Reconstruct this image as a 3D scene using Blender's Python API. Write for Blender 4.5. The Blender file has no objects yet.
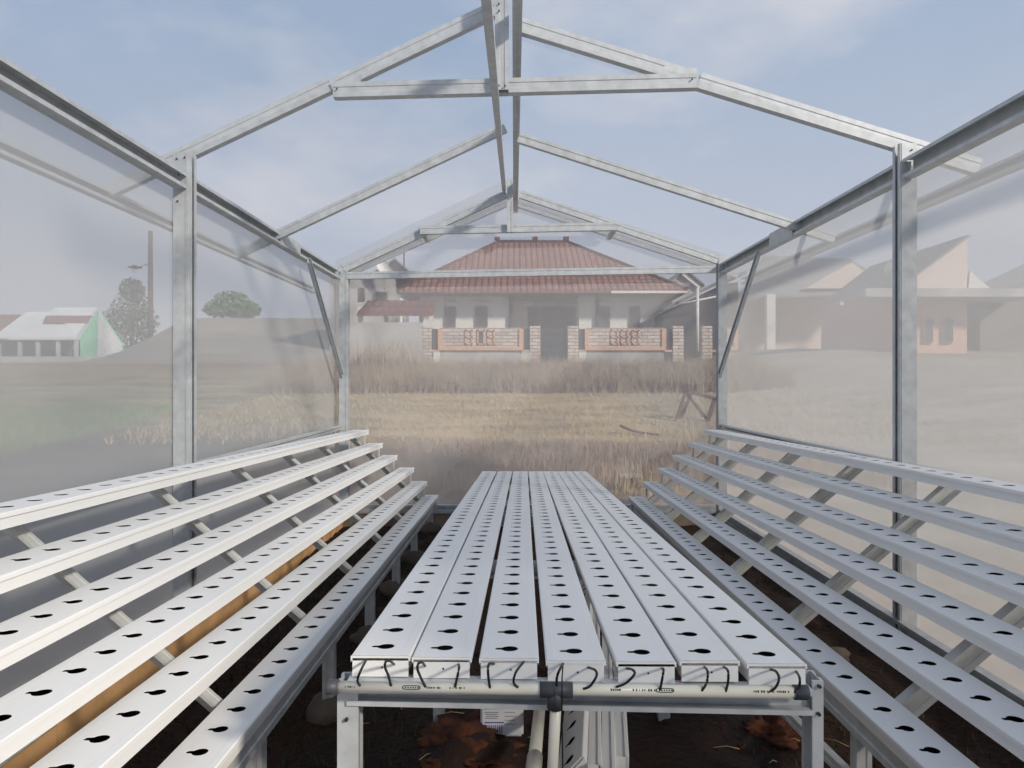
import bpy, bmesh, math, random
from mathutils import Vector, Matrix, noise
random.seed(7)
SC = bpy.context.scene
COL = SC.collection
V = Vector

# ------------------------------------------------------------------ camera
HC = 1.25                       # camera height
F = 740.0                       # focal length for a 1024 px wide frame
cd = bpy.data.cameras.new('camera')
cam = bpy.data.objects.new('camera', cd); COL.objects.link(cam)
cam.location = (0, 0, HC); cam.rotation_euler = (math.pi/2, 0, 0)
cd.sensor_width = 36.0; cd.lens = F/1024*36.0
cd.shift_x = -2/1024; cd.shift_y = -3/1024
cd.clip_start = 0.02; cd.clip_end = 400
SC.camera = cam

# ------------------------------------------------------------------ view
SC.view_settings.view_transform = 'Standard'
SC.view_settings.look = 'None'
SC.view_settings.gamma = 1.0
SC.view_settings.use_curve_mapping = False
SC.view_settings.exposure = 0.0
SC.cycles.transparent_max_bounces = 24
SC.cycles.max_bounces = 8

# ------------------------------------------------------------------ sky
w = bpy.data.worlds.new('sky'); SC.world = w; w.use_nodes = True
nt = w.node_tree; nt.nodes.clear()
def wn(t, **k):
    n = nt.nodes.new(t)
    for a, b in k.items(): setattr(n, a, b)
    return n
wo = wn('ShaderNodeOutputWorld'); wb = wn('ShaderNodeBackground')
tc = wn('ShaderNodeTexCoord'); sx = wn('ShaderNodeSeparateXYZ')
nt.links.new(tc.outputs['Generated'], sx.inputs[0])
cr = wn('ShaderNodeValToRGB')
nt.links.new(sx.outputs['Z'], cr.inputs[0])
e = cr.color_ramp.elements
e[0].position = 0.0; e[0].color = (0.60, 0.60, 0.65, 1)
e[1].position = 1.0; e[1].color = (0.31, 0.40, 0.55, 1)
q = e.new(0.18); q.color = (0.50, 0.55, 0.65, 1)
q = e.new(0.42); q.color = (0.35, 0.455, 0.62, 1)
mp = wn('ShaderNodeMapping'); mp.inputs['Scale'].default_value = (1.5, 1.5, 3.4)
mp.inputs['Location'].default_value = (0.35, 0.1, 0.25)
nt.links.new(tc.outputs['Generated'], mp.inputs[0])
nz = wn('ShaderNodeTexNoise'); nz.inputs['Scale'].default_value = 1.6; nz.inputs['Detail'].default_value = 6
nz.inputs['Roughness'].default_value = 0.55
nt.links.new(mp.outputs[0], nz.inputs['Vector'])
cl = wn('ShaderNodeValToRGB'); cl.color_ramp.elements[0].position = 0.49; cl.color_ramp.elements[1].position = 0.72
nt.links.new(nz.outputs['Fac'], cl.inputs[0])
mx = wn('ShaderNodeMix', data_type='RGBA')
ml = wn('ShaderNodeMath', operation='MULTIPLY'); ml.inputs[1].default_value = 0.75
nt.links.new(cl.outputs[0], ml.inputs[0])
nt.links.new(ml.outputs[0], mx.inputs[0]); nt.links.new(cr.outputs[0], mx.inputs[6])
mx.inputs[7].default_value = (0.76, 0.74, 0.76, 1)
nt.links.new(mx.outputs[2], wb.inputs[0]); wb.inputs[1].default_value = 1.0
nt.links.new(wb.outputs[0], wo.inputs[0])

# ------------------------------------------------------------------ sun
sd = bpy.data.lights.new('sun', 'SUN'); sd.energy = 3.8; sd.angle = math.radians(5.0); sd.color = (1.0, 0.91, 0.78)
sun = bpy.data.objects.new('sun', sd); COL.objects.link(sun)
sdir = V((0.64, -0.61, 0.46)).normalized()          # towards the sun
sun.rotation_euler = sdir.to_track_quat('Z', 'Y').to_euler()
sun.location = (8, -6, 8)

# ------------------------------------------------------------------ helpers
def W(u, v, Y):
    """a measured picture point at the real distance Y -> world"""
    return V(((u-514)*Y/F, Y, HC-(v-381)*Y/F))

class MB:
    def __init__(s): s.bm = bmesh.new()
    def face(s, pts, mi=0):
        f = s.bm.faces.new([s.bm.verts.new(p) for p in pts]); f.material_index = mi; return f
    def box(s, c, size, rot=None, taper=1.0):
        c = V(c); x, y, z = [d/2 for d in size]
        P = []
        for k, (a, b, d) in enumerate([(-1,-1,-1),(1,-1,-1),(1,1,-1),(-1,1,-1),(-1,-1,1),(1,-1,1),(1,1,1),(-1,1,1)]):
            t = taper if d > 0 else 1
            p = V((a*x*t, b*y*t, d*z))
            if rot is not None: p = rot @ p
            P.append(s.bm.verts.new(c+p))
        for f in [(3,2,1,0),(4,5,6,7),(0,1,5,4),(1,2,6,5),(2,3,7,6),(3,0,4,7)]:
            s.bm.faces.new([P[i] for i in f])
        return s
    def bx(s, x0, x1, y0, y1, z0, z1):
        return s.box(((x0+x1)/2, (y0+y1)/2, (z0+z1)/2), (abs(x1-x0), abs(y1-y0), abs(z1-z0)))
    def sweep(s, prof, a, b, S, T):
        a, b, S, T = V(a), V(b), V(S).normalized(), V(T).normalized()
        A = [s.bm.verts.new(a+S*p[0]+T*p[1]) for p in prof]
        B = [s.bm.verts.new(b+S*p[0]+T*p[1]) for p in prof]
        n = len(prof)
        for i in range(n):
            s.bm.faces.new([A[i], A[(i+1) % n], B[(i+1) % n], B[i]])
        s.bm.faces.new(A[::-1]); s.bm.faces.new(B)
        return s
    def prism(s, pts, off):
        off = V(off); pts = [V(p) for p in pts]
        A = [s.bm.verts.new(p) for p in pts]; B = [s.bm.verts.new(p+off) for p in pts]
        n = len(pts)
        for i in range(n): s.bm.faces.new([A[i], A[(i+1) % n], B[(i+1) % n], B[i]])
        s.bm.faces.new(A[::-1]); s.bm.faces.new(B)
        return s
    def tube(s, pts, r, n=10, r1=None, cap=True):
        pts = [V(p) for p in pts]; rings = []
        m = len(pts)
        ref = V((0, 0, 1))
        for i, p in enumerate(pts):
            d = (pts[min(i+1, m-1)]-pts[max(i-1, 0)]).normalized()
            rf = ref if abs(d.dot(ref)) < .95 else V((1, 0, 0))
            x = d.cross(rf).normalized(); y = d.cross(x).normalized()
            rr = r if r1 is None else r+(r1-r)*i/(m-1)
            rings.append([s.bm.verts.new(p+x*rr*math.cos(2*math.pi*k/n)+y*rr*math.sin(2*math.pi*k/n)) for k in range(n)])
        for i in range(m-1):
            for k in range(n):
                f = s.bm.faces.new([rings[i][k], rings[i][(k+1) % n], rings[i+1][(k+1) % n], rings[i+1][k]]); f.smooth = True
        if cap:
            s.bm.faces.new(rings[0][::-1]); s.bm.faces.new(rings[-1])
        return s
    def blob(s, c, rad, sub=2, amp=.25, sc=2.0, seed=0):
        g = bmesh.ops.create_icosphere(s.bm, subdivisions=sub, radius=1.0)
        for v in g['verts']:
            q0 = v.co.copy(); n = noise.noise(q0*sc+V((seed*3.7, seed*1.3, seed)))+(.45*noise.noise(q0*sc*3.5)+.25*noise.noise(q0*sc*9) if sub > 3 else 0)
            v.co = V(c)+V((v.co.x*rad[0], v.co.y*rad[1], v.co.z*rad[2]))*(1+amp*n)
        for v in g['verts']:
            for f in v.link_faces: f.smooth = True
        return s
    def mesh(s, name):
        bmesh.ops.recalc_face_normals(s.bm, faces=s.bm.faces[:])
        me = bpy.data.meshes.new(name); s.bm.to_mesh(me); s.bm.free(); return me

def obj(name, mb, mat, parent=None, recalc=True, label=None):
    me = mb.mesh(name) if isinstance(mb, MB) else mb
    for m in (mat if isinstance(mat, (list, tuple)) else [mat]):
        if len(me.materials) < 8: me.materials.append(m)
    o = bpy.data.objects.new(name, me); COL.objects.link(o)
    if parent is not None:
        o.parent = parent
        if parent.parent is None: o.matrix_parent_inverse = Matrix.Translation(-V(parent.location))
    if label: o['label'] = label
    return o
def tag(o, label, cat, group=None, kind=None):
    o['label'] = label; o['category'] = cat
    if group: o['group'] = group
    if kind: o['kind'] = kind
    return o
def thing(name, label, cat, loc=(0, 0, 0), group=None, kind=None):
    o = bpy.data.objects.new(name, None); COL.objects.link(o); o.location = loc
    o.empty_display_size = .1
    return tag(o, label, cat, group, kind)
def struct(name, mb, mat, label, cat):
    o = obj(name, mb, mat); tag(o, label, cat, None, 'structure'); return o

# ------------------------------------------------------------------ materials
def mat(name, col, rough=.6, metal=0.0, var=.12, scale=8.0, bump=0.0, col2=None, detail=4, spec=.4, stretch=(1, 1, 1), bscale=None):
    m = bpy.data.materials.new(name); m.use_nodes = True
    t = m.node_tree; b = t.nodes['Principled BSDF']
    b.inputs['Roughness'].default_value = rough; b.inputs['Metallic'].default_value = metal
    b.inputs['Specular IOR Level'].default_value = spec
    tcn = t.nodes.new('ShaderNodeTexCoord'); mpn = t.nodes.new('ShaderNodeMapping'); mpn.inputs['Scale'].default_value = stretch
    t.links.new(tcn.outputs['Object'], mpn.inputs[0])
    n = t.nodes.new('ShaderNodeTexNoise'); n.inputs['Scale'].default_value = scale; n.inputs['Detail'].default_value = detail
    t.links.new(mpn.outputs[0], n.inputs['Vector'])
    r = t.nodes.new('ShaderNodeValToRGB')
    c2 = col2 if col2 else tuple(min(1, c*(1+var)) for c in col)
    c1 = col if col2 else tuple(c*(1-var) for c in col)
    r.color_ramp.elements[0].position = .3; r.color_ramp.elements[0].color = (*c1, 1)
    r.color_ramp.elements[1].position = .7; r.color_ramp.elements[1].color = (*c2, 1)
    t.links.new(n.outputs['Fac'], r.inputs[0]); t.links.new(r.outputs[0], b.inputs['Base Color'])
    if bump:
        bn = t.nodes.new('ShaderNodeBump'); bn.inputs['Strength'].default_value = bump; bn.inputs['Distance'].default_value = .02
        n2 = n
        if bscale:
            n2 = t.nodes.new('ShaderNodeTexNoise'); n2.inputs['Scale'].default_value = bscale; n2.inputs['Detail'].default_value = 5
            t.links.new(mpn.outputs[0], n2.inputs['Vector'])
        t.links.new(n2.outputs['Fac'], bn.inputs['Height']); t.links.new(bn.outputs[0], b.inputs['Normal'])
    return m

def brick_mat(name, c1, c2, mortar, scale, bw=.5, rh=.25, msize=.02, axes='XZ', rough=.8, zscale=1.0):
    m = bpy.data.materials.new(name); m.use_nodes = True
    t = m.node_tree; b = t.nodes['Principled BSDF']; b.inputs['Roughness'].default_value = rough
    b.inputs['Specular IOR Level'].default_value = .2
    tcn = t.nodes.new('ShaderNodeTexCoord'); s = t.nodes.new('ShaderNodeSeparateXYZ'); c = t.nodes.new('ShaderNodeCombineXYZ')
    t.links.new(tcn.outputs['Object'], s.inputs[0])
    t.links.new(s.outputs[axes[0]], c.inputs['X']); t.links.new(s.outputs[axes[1]], c.inputs['Y'])
    mm = t.nodes.new('ShaderNodeMapping'); mm.inputs['Scale'].default_value = (1, zscale, 1)
    t.links.new(c.outputs[0], mm.inputs[0])
    k = t.nodes.new('ShaderNodeTexBrick'); k.inputs['Scale'].default_value = scale
    k.inputs['Brick Width'].default_value = bw; k.inputs['Row Height'].default_value = rh; k.inputs['Mortar Size'].default_value = msize
    k.inputs['Color1'].default_value = (*c1, 1); k.inputs['Color2'].default_value = (*c2, 1); k.inputs['Mortar'].default_value = (*mortar, 1)
    t.links.new(mm.outputs[0], k.inputs['Vector'])
    n = t.nodes.new('ShaderNodeTexNoise'); n.inputs['Scale'].default_value = 1.3; n.inputs['Detail'].default_value = 5
    t.links.new(tcn.outputs['Object'], n.inputs['Vector'])
    mxn = t.nodes.new('ShaderNodeMix'); mxn.data_type = 'RGBA'; mxn.blend_type = 'MULTIPLY'; mxn.inputs[0].default_value = .5
    rr = t.nodes.new('ShaderNodeValToRGB'); rr.color_ramp.elements[0].position = .3; rr.color_ramp.elements[0].color = (.5, .5, .5, 1)
    rr.color_ramp.elements[1].position = .7
    t.links.new(n.outputs['Fac'], rr.inputs[0])
    t.links.new(k.outputs['Color'], mxn.inputs[6]); t.links.new(rr.outputs[0], mxn.inputs[7])
    t.links.new(mxn.outputs[2], b.inputs['Base Color'])
    bn = t.nodes.new('ShaderNodeBump'); bn.inputs['Strength'].default_value = .6; bn.inputs['Distance'].default_value = .03; bn.invert = True
    t.links.new(k.outputs['Fac'], bn.inputs['Height']); t.links.new(bn.outputs[0], b.inputs['Normal'])
    return m

def film_mat(name, opacity, col, transl=.5, var=.08, gloss=.04, tint=(.97, .98, 1.0), stretch=(1, 1, 1), scale=1.5):
    """thin greenhouse sheet: part clear, part milky scattering, a little gloss"""
    m = bpy.data.materials.new(name); m.use_nodes = True
    t = m.node_tree; t.nodes.clear()
    out = t.nodes.new('ShaderNodeOutputMaterial')
    tr = t.nodes.new('ShaderNodeBsdfTransparent'); tr.inputs[0].default_value = (*tint, 1)
    df = t.nodes.new('ShaderNodeBsdfDiffuse'); df.inputs[0].default_value = (*col, 1)
    tl = t.nodes.new('ShaderNodeBsdfTranslucent'); tl.inputs[0].default_value = (*col, 1)
    m1 = t.nodes.new('ShaderNodeMixShader'); m1.inputs[0].default_value = transl
    t.links.new(df.outputs[0], m1.inputs[1]); t.links.new(tl.outputs[0], m1.inputs[2])
    tcn = t.nodes.new('ShaderNodeTexCoord'); mpn = t.nodes.new('ShaderNodeMapping'); mpn.inputs['Scale'].default_value = stretch
    t.links.new(tcn.outputs['Object'], mpn.inputs[0])
    n = t.nodes.new('ShaderNodeTexNoise'); n.inputs['Scale'].default_value = scale; n.inputs['Detail'].default_value = 6
    t.links.new(mpn.outputs[0], n.inputs['Vector'])
    mr = t.nodes.new('ShaderNodeMapRange'); mr.inputs[1].default_value = .25; mr.inputs[2].default_value = .75
    mr.inputs[3].default_value = opacity-var; mr.inputs[4].default_value = opacity+var
    t.links.new(n.outputs['Fac'], mr.inputs[0])
    m2 = t.nodes.new('ShaderNodeMixShader')
    t.links.new(mr.outputs[0], m2.inputs[0]); t.links.new(tr.outputs[0], m2.inputs[1]); t.links.new(m1.outputs[0], m2.inputs[2])
    gl = t.nodes.new('ShaderNodeBsdfGlossy'); gl.inputs['Roughness'].default_value = .25
    m3 = t.nodes.new('ShaderNodeMixShader'); m3.inputs[0].default_value = gloss
    t.links.new(m2.outputs[0], m3.inputs[1]); t.links.new(gl.outputs[0], m3.inputs[2])
    t.links.new(m3.outputs[0], out.inputs[0])
    return m

M = {}
M['steel'] = mat('galvanised_steel', (.49, .51, .52), rough=.45, metal=.2, var=.12, scale=26, detail=5)
M['steel2'] = mat('galvanised_steel_rack', (.53, .54, .53), rough=.5, metal=.2, var=.14, scale=18)
M['pvc'] = mat('white_pvc', (.80, .795, .78), rough=.42, var=.05, scale=5, stretch=(1, .25, 1))
M['dark'] = mat('black_lining', (.012, .012, .013), rough=.8, var=.2)  # shade inside the gullies painted on, so the planting holes show black
M['pipe'] = mat('cream_pvc_pipe', (.66, .64, .55), rough=.3, var=.08, scale=12)
M['cap'] = mat('grey_pvc_fitting', (.055, .058, .07), rough=.5, var=.1)
M['rubber'] = mat('black_rubber_tube', (.008, .008, .009), rough=.45, var=.1)
M['ink'] = mat('dark_print', (.02, .05, .045), rough=.6)
M['inkblue'] = mat('violet_print', (.12, .10, .38), rough=.6)
M['screw'] = mat('screw_head', (.06, .065, .08), rough=.4, metal=.6)
M['plinth'] = mat('tan_concrete', (.70, .41, .19), rough=.9, var=.25, scale=6, bump=.3)  # left kerb: warm sunlight put into the tan colour
M['plinth2'] = mat('grey_brown_concrete', (.27, .215, .165), rough=.9, var=.25, scale=6, bump=.3)  # same kerb concrete with shade put into its colour
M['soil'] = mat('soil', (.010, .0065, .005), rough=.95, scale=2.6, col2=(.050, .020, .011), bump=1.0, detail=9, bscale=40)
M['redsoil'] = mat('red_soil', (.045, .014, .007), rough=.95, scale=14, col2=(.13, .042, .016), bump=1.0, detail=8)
M['stone'] = mat('pale_rubble', (.11, .09, .07), rough=.9, scale=9, var=.3, bump=.5)
M['weed'] = mat('dark_weed', (.025, .03, .012), rough=.8, scale=3, col2=(.06, .06, .025))
M['straw'] = mat('straw', (.46, .34, .18), rough=.85, scale=.9, col2=(.60, .46, .26))
M['brownglass'] = mat('brown_dry_grass', (.25, .17, .125), rough=.9, scale=1.6, col2=(.46, .33, .22))
M['brush'] = mat('dry_brush', (.28, .205, .145), rough=.9, scale=.9, col2=(.48, .37, .25))
M['leaf'] = mat('tree_leaf', (.12, .13, .085), rough=.8, scale=.6, col2=(.24, .24, .17))
M['greenleaf'] = mat('green_weed', (.09, .17, .06), rough=.8, scale=1.2, col2=(.22, .30, .11))
M['bark'] = mat('bark', (.14, .10, .07), rough=.9, scale=4)
M['wood'] = mat('weathered_wood', (.13, .085, .055), rough=.85, scale=6, stretch=(6, 1, 6))
M['tile'] = brick_mat('clay_roof_tile', (.44, .19, .14), (.33, .135, .105), (.11, .06, .05), 1.0, bw=.22, rh=.30, msize=.032, axes='XZ', zscale=2.0)
for n_ in M['tile'].node_tree.nodes:
    if n_.type == 'TEX_BRICK': n_.offset = 0.0
M['tiledark'] = brick_mat('old_clay_tile', (.24, .08, .065), (.18, .065, .055), (.06, .03, .03), 1.0, bw=.22, rh=.22, msize=.02)
M['white'] = mat('cream_house_paint', (.72, .70, .66), rough=.8, var=.05, scale=1.2)
M['grey'] = mat('grey_plaster', (.42, .41, .40), rough=.9, var=.2, scale=1.2)
M['shutter'] = mat('dark_window', (.075, .06, .055), rough=.4, var=.15)
M['slate'] = mat('slate_panel', (.045, .047, .055), rough=.6)
M['door'] = mat('brown_door', (.14, .10, .085), rough=.6)
M['brick'] = brick_mat('pale_brick_cladding', (.74, .70, .66), (.58, .47, .41), (.36, .22, .15), 1.0, bw=.36, rh=.10, msize=.012)
M['orange'] = mat('orange_painted_trim', (.62, .36, .23), rough=.8, var=.1, scale=3)
M['darkwood'] = mat('dark_timber_boards', (.07, .062, .06), rough=.8, var=.3, scale=2, stretch=(1, 1, 6))
M['rust'] = mat('grey_roof_sheet', (.20, .18, .17), rough=.7, var=.2, scale=1)
M['zinc'] = mat('pale_metal_roof', (.74, .74, .72), rough=.5, var=.08, scale=.5)
M['rustroof'] = mat('rusty_roof_strip', (.26, .16, .13), rough=.8, var=.2)
M['mint'] = mat('mint_green_paint', (.25, .62, .38), rough=.8, var=.1, scale=.6)
M['pink'] = mat('salmon_paint', (.64, .40, .31), rough=.8, var=.06)
M['palepink'] = mat('pale_pink_paint', (.72, .58, .52), rough=.8, var=.05)
M['roofgrey'] = mat('grey_roof', (.26, .25, .25), rough=.8, var=.12, scale=1.5)
M['paper'] = mat('white_label_paper', (.74, .73, .76), rough=.6, var=.03)
M['film_wall'] = film_mat('milky_wall_net', .60, (.73, .73, .73), transl=.55, var=.05, scale=1.2, stretch=(1, .6, 2.2))
M['film_right'] = film_mat('milky_wall_net_dusty', .64, (.63, .635, .645), transl=.55, var=.05, scale=1.2, stretch=(1, .6, 2.2))  # slightly denser and greyer than the left net
M['film_far'] = film_mat('milky_end_net', .45, (.72, .715, .72), transl=.5, var=.04, scale=1.2)
M['film_roof'] = film_mat('clear_roof_film', .14, (.82, .83, .85), transl=.6, var=.05, scale=.9, stretch=(1.2, .5, 1))

# ------------------------------------------------------------------ dimensions read off the place
XLF, XRF = -1.297, 1.543         # net planes
XL, XR = -1.255, 1.50            # wall planes
YN, YM, YF, YO = 2.80, 3.90, 5.33, 5.85   # near truss, mid rafters, far wall, roof overhang

FZ = .21                         # soil level inside

# ------------------------------------------------------------------ terrain
def lerp_tab(t, x):
    if x <= t[0][0]: return t[0][1]
    for (a, b), (c, d) in zip(t, t[1:]):
        if x <= c: return b+(d-b)*(x-a)/(c-a)
    return t[-1][1]
def sstep(a, b, x):
    t = max(0, min(1, (x-a)/(b-a))); return t*t*(3-2*t)
PROF = [(-5, .15), (0, .18), (4, .2), (5.5, .25), (6.5, .36), (8, .47), (12, .72), (16, 1.02), (18, 1.25), (21, 1.7), (24, 1.85), (40, 2.2), (60, 2.7), (110, 3.0)]
def gz(x, y):
    z = lerp_tab(PROF, y)
    z += 2.75*sstep(24, 46, y)*sstep(-.14, -.24, x/max(y, 1))*sstep(-.58, -.42, x/max(y, 1))*sstep(75, 55, y)       # slope on the left
    z += .45*sstep(4, 9, x)*sstep(6, 16, y)*sstep(40, 25, y)
    z += .035*noise.noise(V((x*.9, y*.9, 3)))*min(1, max(0, abs(y-3)/3))
    return z
def axis(vals):
    out = []
    for a, b, n in vals: out += [a+(b-a)*i/n for i in range(n)]
    out.append(vals[-1][1]); return out
xs = axis([(-70, -20, 22), (-20, -6, 26), (-6, XL-.07, 22), (XL-.07, XR+.07, 12), (XR+.07, 8, 24), (8, 22, 24), (22, 70, 20)])
ys = axis([(-4, 0, 8), (0, YF+.04, 18), (YF+.04, 12, 40), (12, 26, 44), (26, 60, 30), (60, 110, 14)])
b = MB(); grid = {}
for i, x in enumerate(xs):
    for j, y in enumerate(ys):
        inside = XL-.05 < x < XR+.05 and y < YF+.02
        grid[i, j] = b.bm.verts.new((x, y, gz(x, y) if not inside else -.35))
for i in range(len(xs)-1):
    for j in range(len(ys)-1):
        xm, ym = (xs[i]+xs[i+1])/2, (ys[j]+ys[j+1])/2
        if XL-.07 < xm < XR+.07 and ym < YF+.04: continue
        f = b.bm.faces.new([grid[i, j], grid[i+1, j], grid[i+1, j+1], grid[i, j+1]]); f.smooth = True
def ground_mat():
    m = bpy.data.materials.new('dry_field'); m.use_nodes = True; t = m.node_tree; bs = t.nodes['Principled BSDF']
    bs.inputs['Roughness'].default_value = .95; bs.inputs['Specular IOR Level'].default_value = .1
    tcn = t.nodes.new('ShaderNodeTexCoord'); s = t.nodes.new('ShaderNodeSeparateXYZ'); t.links.new(tcn.outputs['Object'], s.inputs[0])
    def nse(sc, det=6, st=(1, 1, 1)):
        n = t.nodes.new('ShaderNodeTexNoise'); n.inputs['Scale'].default_value = sc; n.inputs['Detail'].default_value = det
        mpn = t.nodes.new('ShaderNodeMapping'); mpn.inputs['Scale'].default_value = st
        t.links.new(tcn.outputs['Object'], mpn.inputs[0]); t.links.new(mpn.outputs[0], n.inputs['Vector']); return n.outputs['Fac']
    def ramp(fac, stops):
        r = t.nodes.new('ShaderNodeValToRGB'); el = r.color_ramp.elements
        el[0].position, el[0].color = stops[0][0], (*stops[0][1], 1)
        el[1].position, el[1].color = stops[-1][0], (*stops[-1][1], 1)
        for p, c in stops[1:-1]: q = el.new(p); q.color = (*c, 1)
        t.links.new(fac, r.inputs[0]); return r.outputs[0]
    def rng(src, a, b2, amp=0.0, n=None):
        mr = t.nodes.new('ShaderNodeMapRange'); mr.interpolation_type = 'SMOOTHSTEP'
        mr.inputs[1].default_value = a; mr.inputs[2].default_value = b2
        if n is not None:
            ad = t.nodes.new('ShaderNodeMath'); ad.operation = 'MULTIPLY_ADD'; ad.inputs[1].default_value = amp
            t.links.new(n, ad.inputs[0]); t.links.new(src, ad.inputs[2]); src = ad.outputs[0]
        t.links.new(src, mr.inputs[0]); return mr.outputs[0]
    def mixc(f, a, b2):
        x = t.nodes.new('ShaderNodeMix'); x.data_type = 'RGBA'; t.links.new(f, x.inputs[0]); t.links.new(a, x.inputs[6]); t.links.new(b2, x.inputs[7]); return x.outputs[2]
    big = nse(.5, 5); fine = nse(5, 8); mid = nse(1.4, 6, (.5, 1.3, 1))
    straw = ramp(mid, [(.3, (.30, .21, .12)), (.5, (.47, .35, .20)), (.7, (.58, .45, .28))])
    brown = ramp(fine, [(.3, (.20, .135, .10)), (.7, (.40, .28, .19))])
    yard = ramp(mid, [(.3, (.29, .25, .20)), (.7, (.43, .38, .31))])
    green = ramp(mid, [(.3, (.13, .15, .075)), (.5, (.30, .25, .15)), (.7, (.40, .33, .21))])
    dark_strip = ramp(mid, [(.3, (.075, .07, .066)), (.7, (.15, .135, .12))])  # dark grey strip of ground along the left side
    c = mixc(rng(s.outputs['Y'], 8.6, 10.0, 1.5, big), brown, straw)
    c = mixc(rng(s.outputs['Y'], 15, 16.5), c, brown)
    c = mixc(rng(s.outputs['Y'], 21, 26), c, yard)
    c = mixc(rng(s.outputs['X'], 1.9, 3.2, .8, big), c, yard)
    neg = t.nodes.new('ShaderNodeMath'); neg.operation = 'MULTIPLY'; neg.inputs[1].default_value = -1; t.links.new(s.outputs['X'], neg.inputs[0])
    nearl = rng(neg.outputs[0], 1.6, 3.4, .8, big); farf = rng(s.outputs['Y'], 24, 16)
    mu = t.nodes.new('ShaderNodeMath'); mu.operation = 'MULTIPLY'; t.links.new(nearl, mu.inputs[0]); t.links.new(farf, mu.inputs[1])
    c = mixc(mu.outputs[0], c, green)
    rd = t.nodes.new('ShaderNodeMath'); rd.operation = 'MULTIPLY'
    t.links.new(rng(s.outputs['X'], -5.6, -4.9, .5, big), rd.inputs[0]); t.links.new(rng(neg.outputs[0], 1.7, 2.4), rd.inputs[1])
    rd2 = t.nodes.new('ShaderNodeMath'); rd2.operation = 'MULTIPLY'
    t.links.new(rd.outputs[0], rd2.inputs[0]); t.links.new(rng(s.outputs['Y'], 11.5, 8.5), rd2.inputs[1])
    c = mixc(rd2.outputs[0], c, dark_strip)
    t.links.new(c, bs.inputs['Base Color'])
    bn = t.nodes.new('ShaderNodeBump'); bn.inputs['Strength'].default_value = .8; bn.inputs['Distance'].default_value = .05
    t.links.new(fine, bn.inputs['Height']); t.links.new(bn.outputs[0], bs.inputs['Normal'])
    return m
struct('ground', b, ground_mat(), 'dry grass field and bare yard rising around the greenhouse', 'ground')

# greenhouse soil floor with lumps
b = MB(); fx = axis([(XL-.04, XR+.04, 70)]); fy = axis([(-.6, YF+.03, 120)]); g = {}
MOUNDS = [(-.14, 2.05, .2, .06), (.62, 2.3, .25, .05), (.1, 3.4, .3, .05), (-.75, 3.2, .25, .04), (1.2, 3.3, .25, .06)]
for i, x in enumerate(fx):
    for j, y in enumerate(fy):
        z = FZ+.022*noise.noise(V((x*5, y*5, 0)))+.014*noise.noise(V((x*16, y*16, 5)))
        for mx_, my_, mr_, mh_ in MOUNDS:
            d = math.hypot(x-mx_, y-my_)/mr_
            if d < 1: z += mh_*(1-d*d)**2*(1+.5*noise.noise(V((x*22, y*22, 9))))
        g[i, j] = b.bm.verts.new((x, y, z))
for i in range(len(fx)-1):
    for j in range(len(fy)-1):
        f = b.bm.faces.new([g[i, j], g[i+1, j], g[i+1, j+1], g[i, j+1]]); f.smooth = True
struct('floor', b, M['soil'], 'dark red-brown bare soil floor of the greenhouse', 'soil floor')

# ------------------------------------------------------------------ plinths (low kerbs under the walls)
b = MB(); y = -.5; k = 0
while y < YF:                       # low kerb cast in lengths, open joints between
    y2 = min(y+.62, YF+.03); b.bx(XL-.06, XL+.035, y, y2-.006, -.08, .33+.004*math.sin(k*2.1)); y = y2; k += 1
struct('baseboard_left', b, M['plinth'], 'tan concrete kerb under the left net wall', 'kerb')
b = MB(); y = -.5; k = 0
while y < YF:
    y2 = min(y+.62, YF+.03); b.bx(XR-.045, XR+.05, y, y2-.006, -.08, .27+.004*math.sin(k*1.7)); y = y2; k += 1
struct('baseboard_right', b, M['plinth2'], 'grey-brown concrete kerb under the right net wall', 'kerb')
b = MB(); b.bx(XL+.04, XR-.05, YF-.04, YF+.05, -.08, .30)
struct('baseboard_far', b, M['plinth2'], 'concrete kerb under the far net wall', 'kerb')

# ------------------------------------------------------------------ net walls and roof film
def sheet(name, polys, m, label, cat, sub=1):
    b = MB()
    for p in polys: b.face(p)
    me = b.mesh(name); o = obj(name, me, m); tag(o, label, cat, None, 'structure'); return o
def roofL(x): return 2.741+.475*x
def roofR(x): return 2.641-.3065*x
sheet('wall_left', [[(XLF, -.4, .28), (XLF, YF+.045, .28), (XLF, YF+.045, 2.035), (XLF, -.4, 2.035)]], M['film_wall'], 'milky insect net wall on the left side', 'net wall')
sheet('wall_right', [[(XRF, -.4, .26), (XRF, YF+.045, .26), (XRF, YF+.045, 2.09), (XRF, -.4, 2.09)]], M['film_right'], 'dusty milky insect net wall on the right side', 'net wall')
yf = YF+.045
sheet('wall_far', [[(XLF, yf, .28), (XRF, yf, .28), (XRF, yf, 2.06), (XLF, yf, 2.06)],
                   [(XLF, yf, 2.06), (XRF, yf, 2.06), (XRF, yf, roofR(XRF)), (0, yf, roofR(0)), (0, yf, roofL(0)), (XLF, yf, roofL(XLF))]],
      M['film_far'], 'milky net end wall with the tiled house behind it', 'net wall')
sheet('ceiling', [[(-1.62, -.4, roofL(-1.62)), (0, -.4, roofL(0)), (0, YO+.05, roofL(0)), (-1.62, YO+.05, roofL(-1.62))],
                  [(0, -.4, roofL(0)), (0, YO+.05, roofL(0)), (0, YO+.05, roofR(0)), (0, -.4, roofR(0))],
                  [(0, -.4, roofR(0)), (1.87, -.4, roofR(1.87)), (1.87, YO+.05, roofR(1.87)), (0, YO+.05, roofR(0))]],
      M['film_roof'], 'clear plastic film stretched over the pitched roof', 'roof film')

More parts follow.
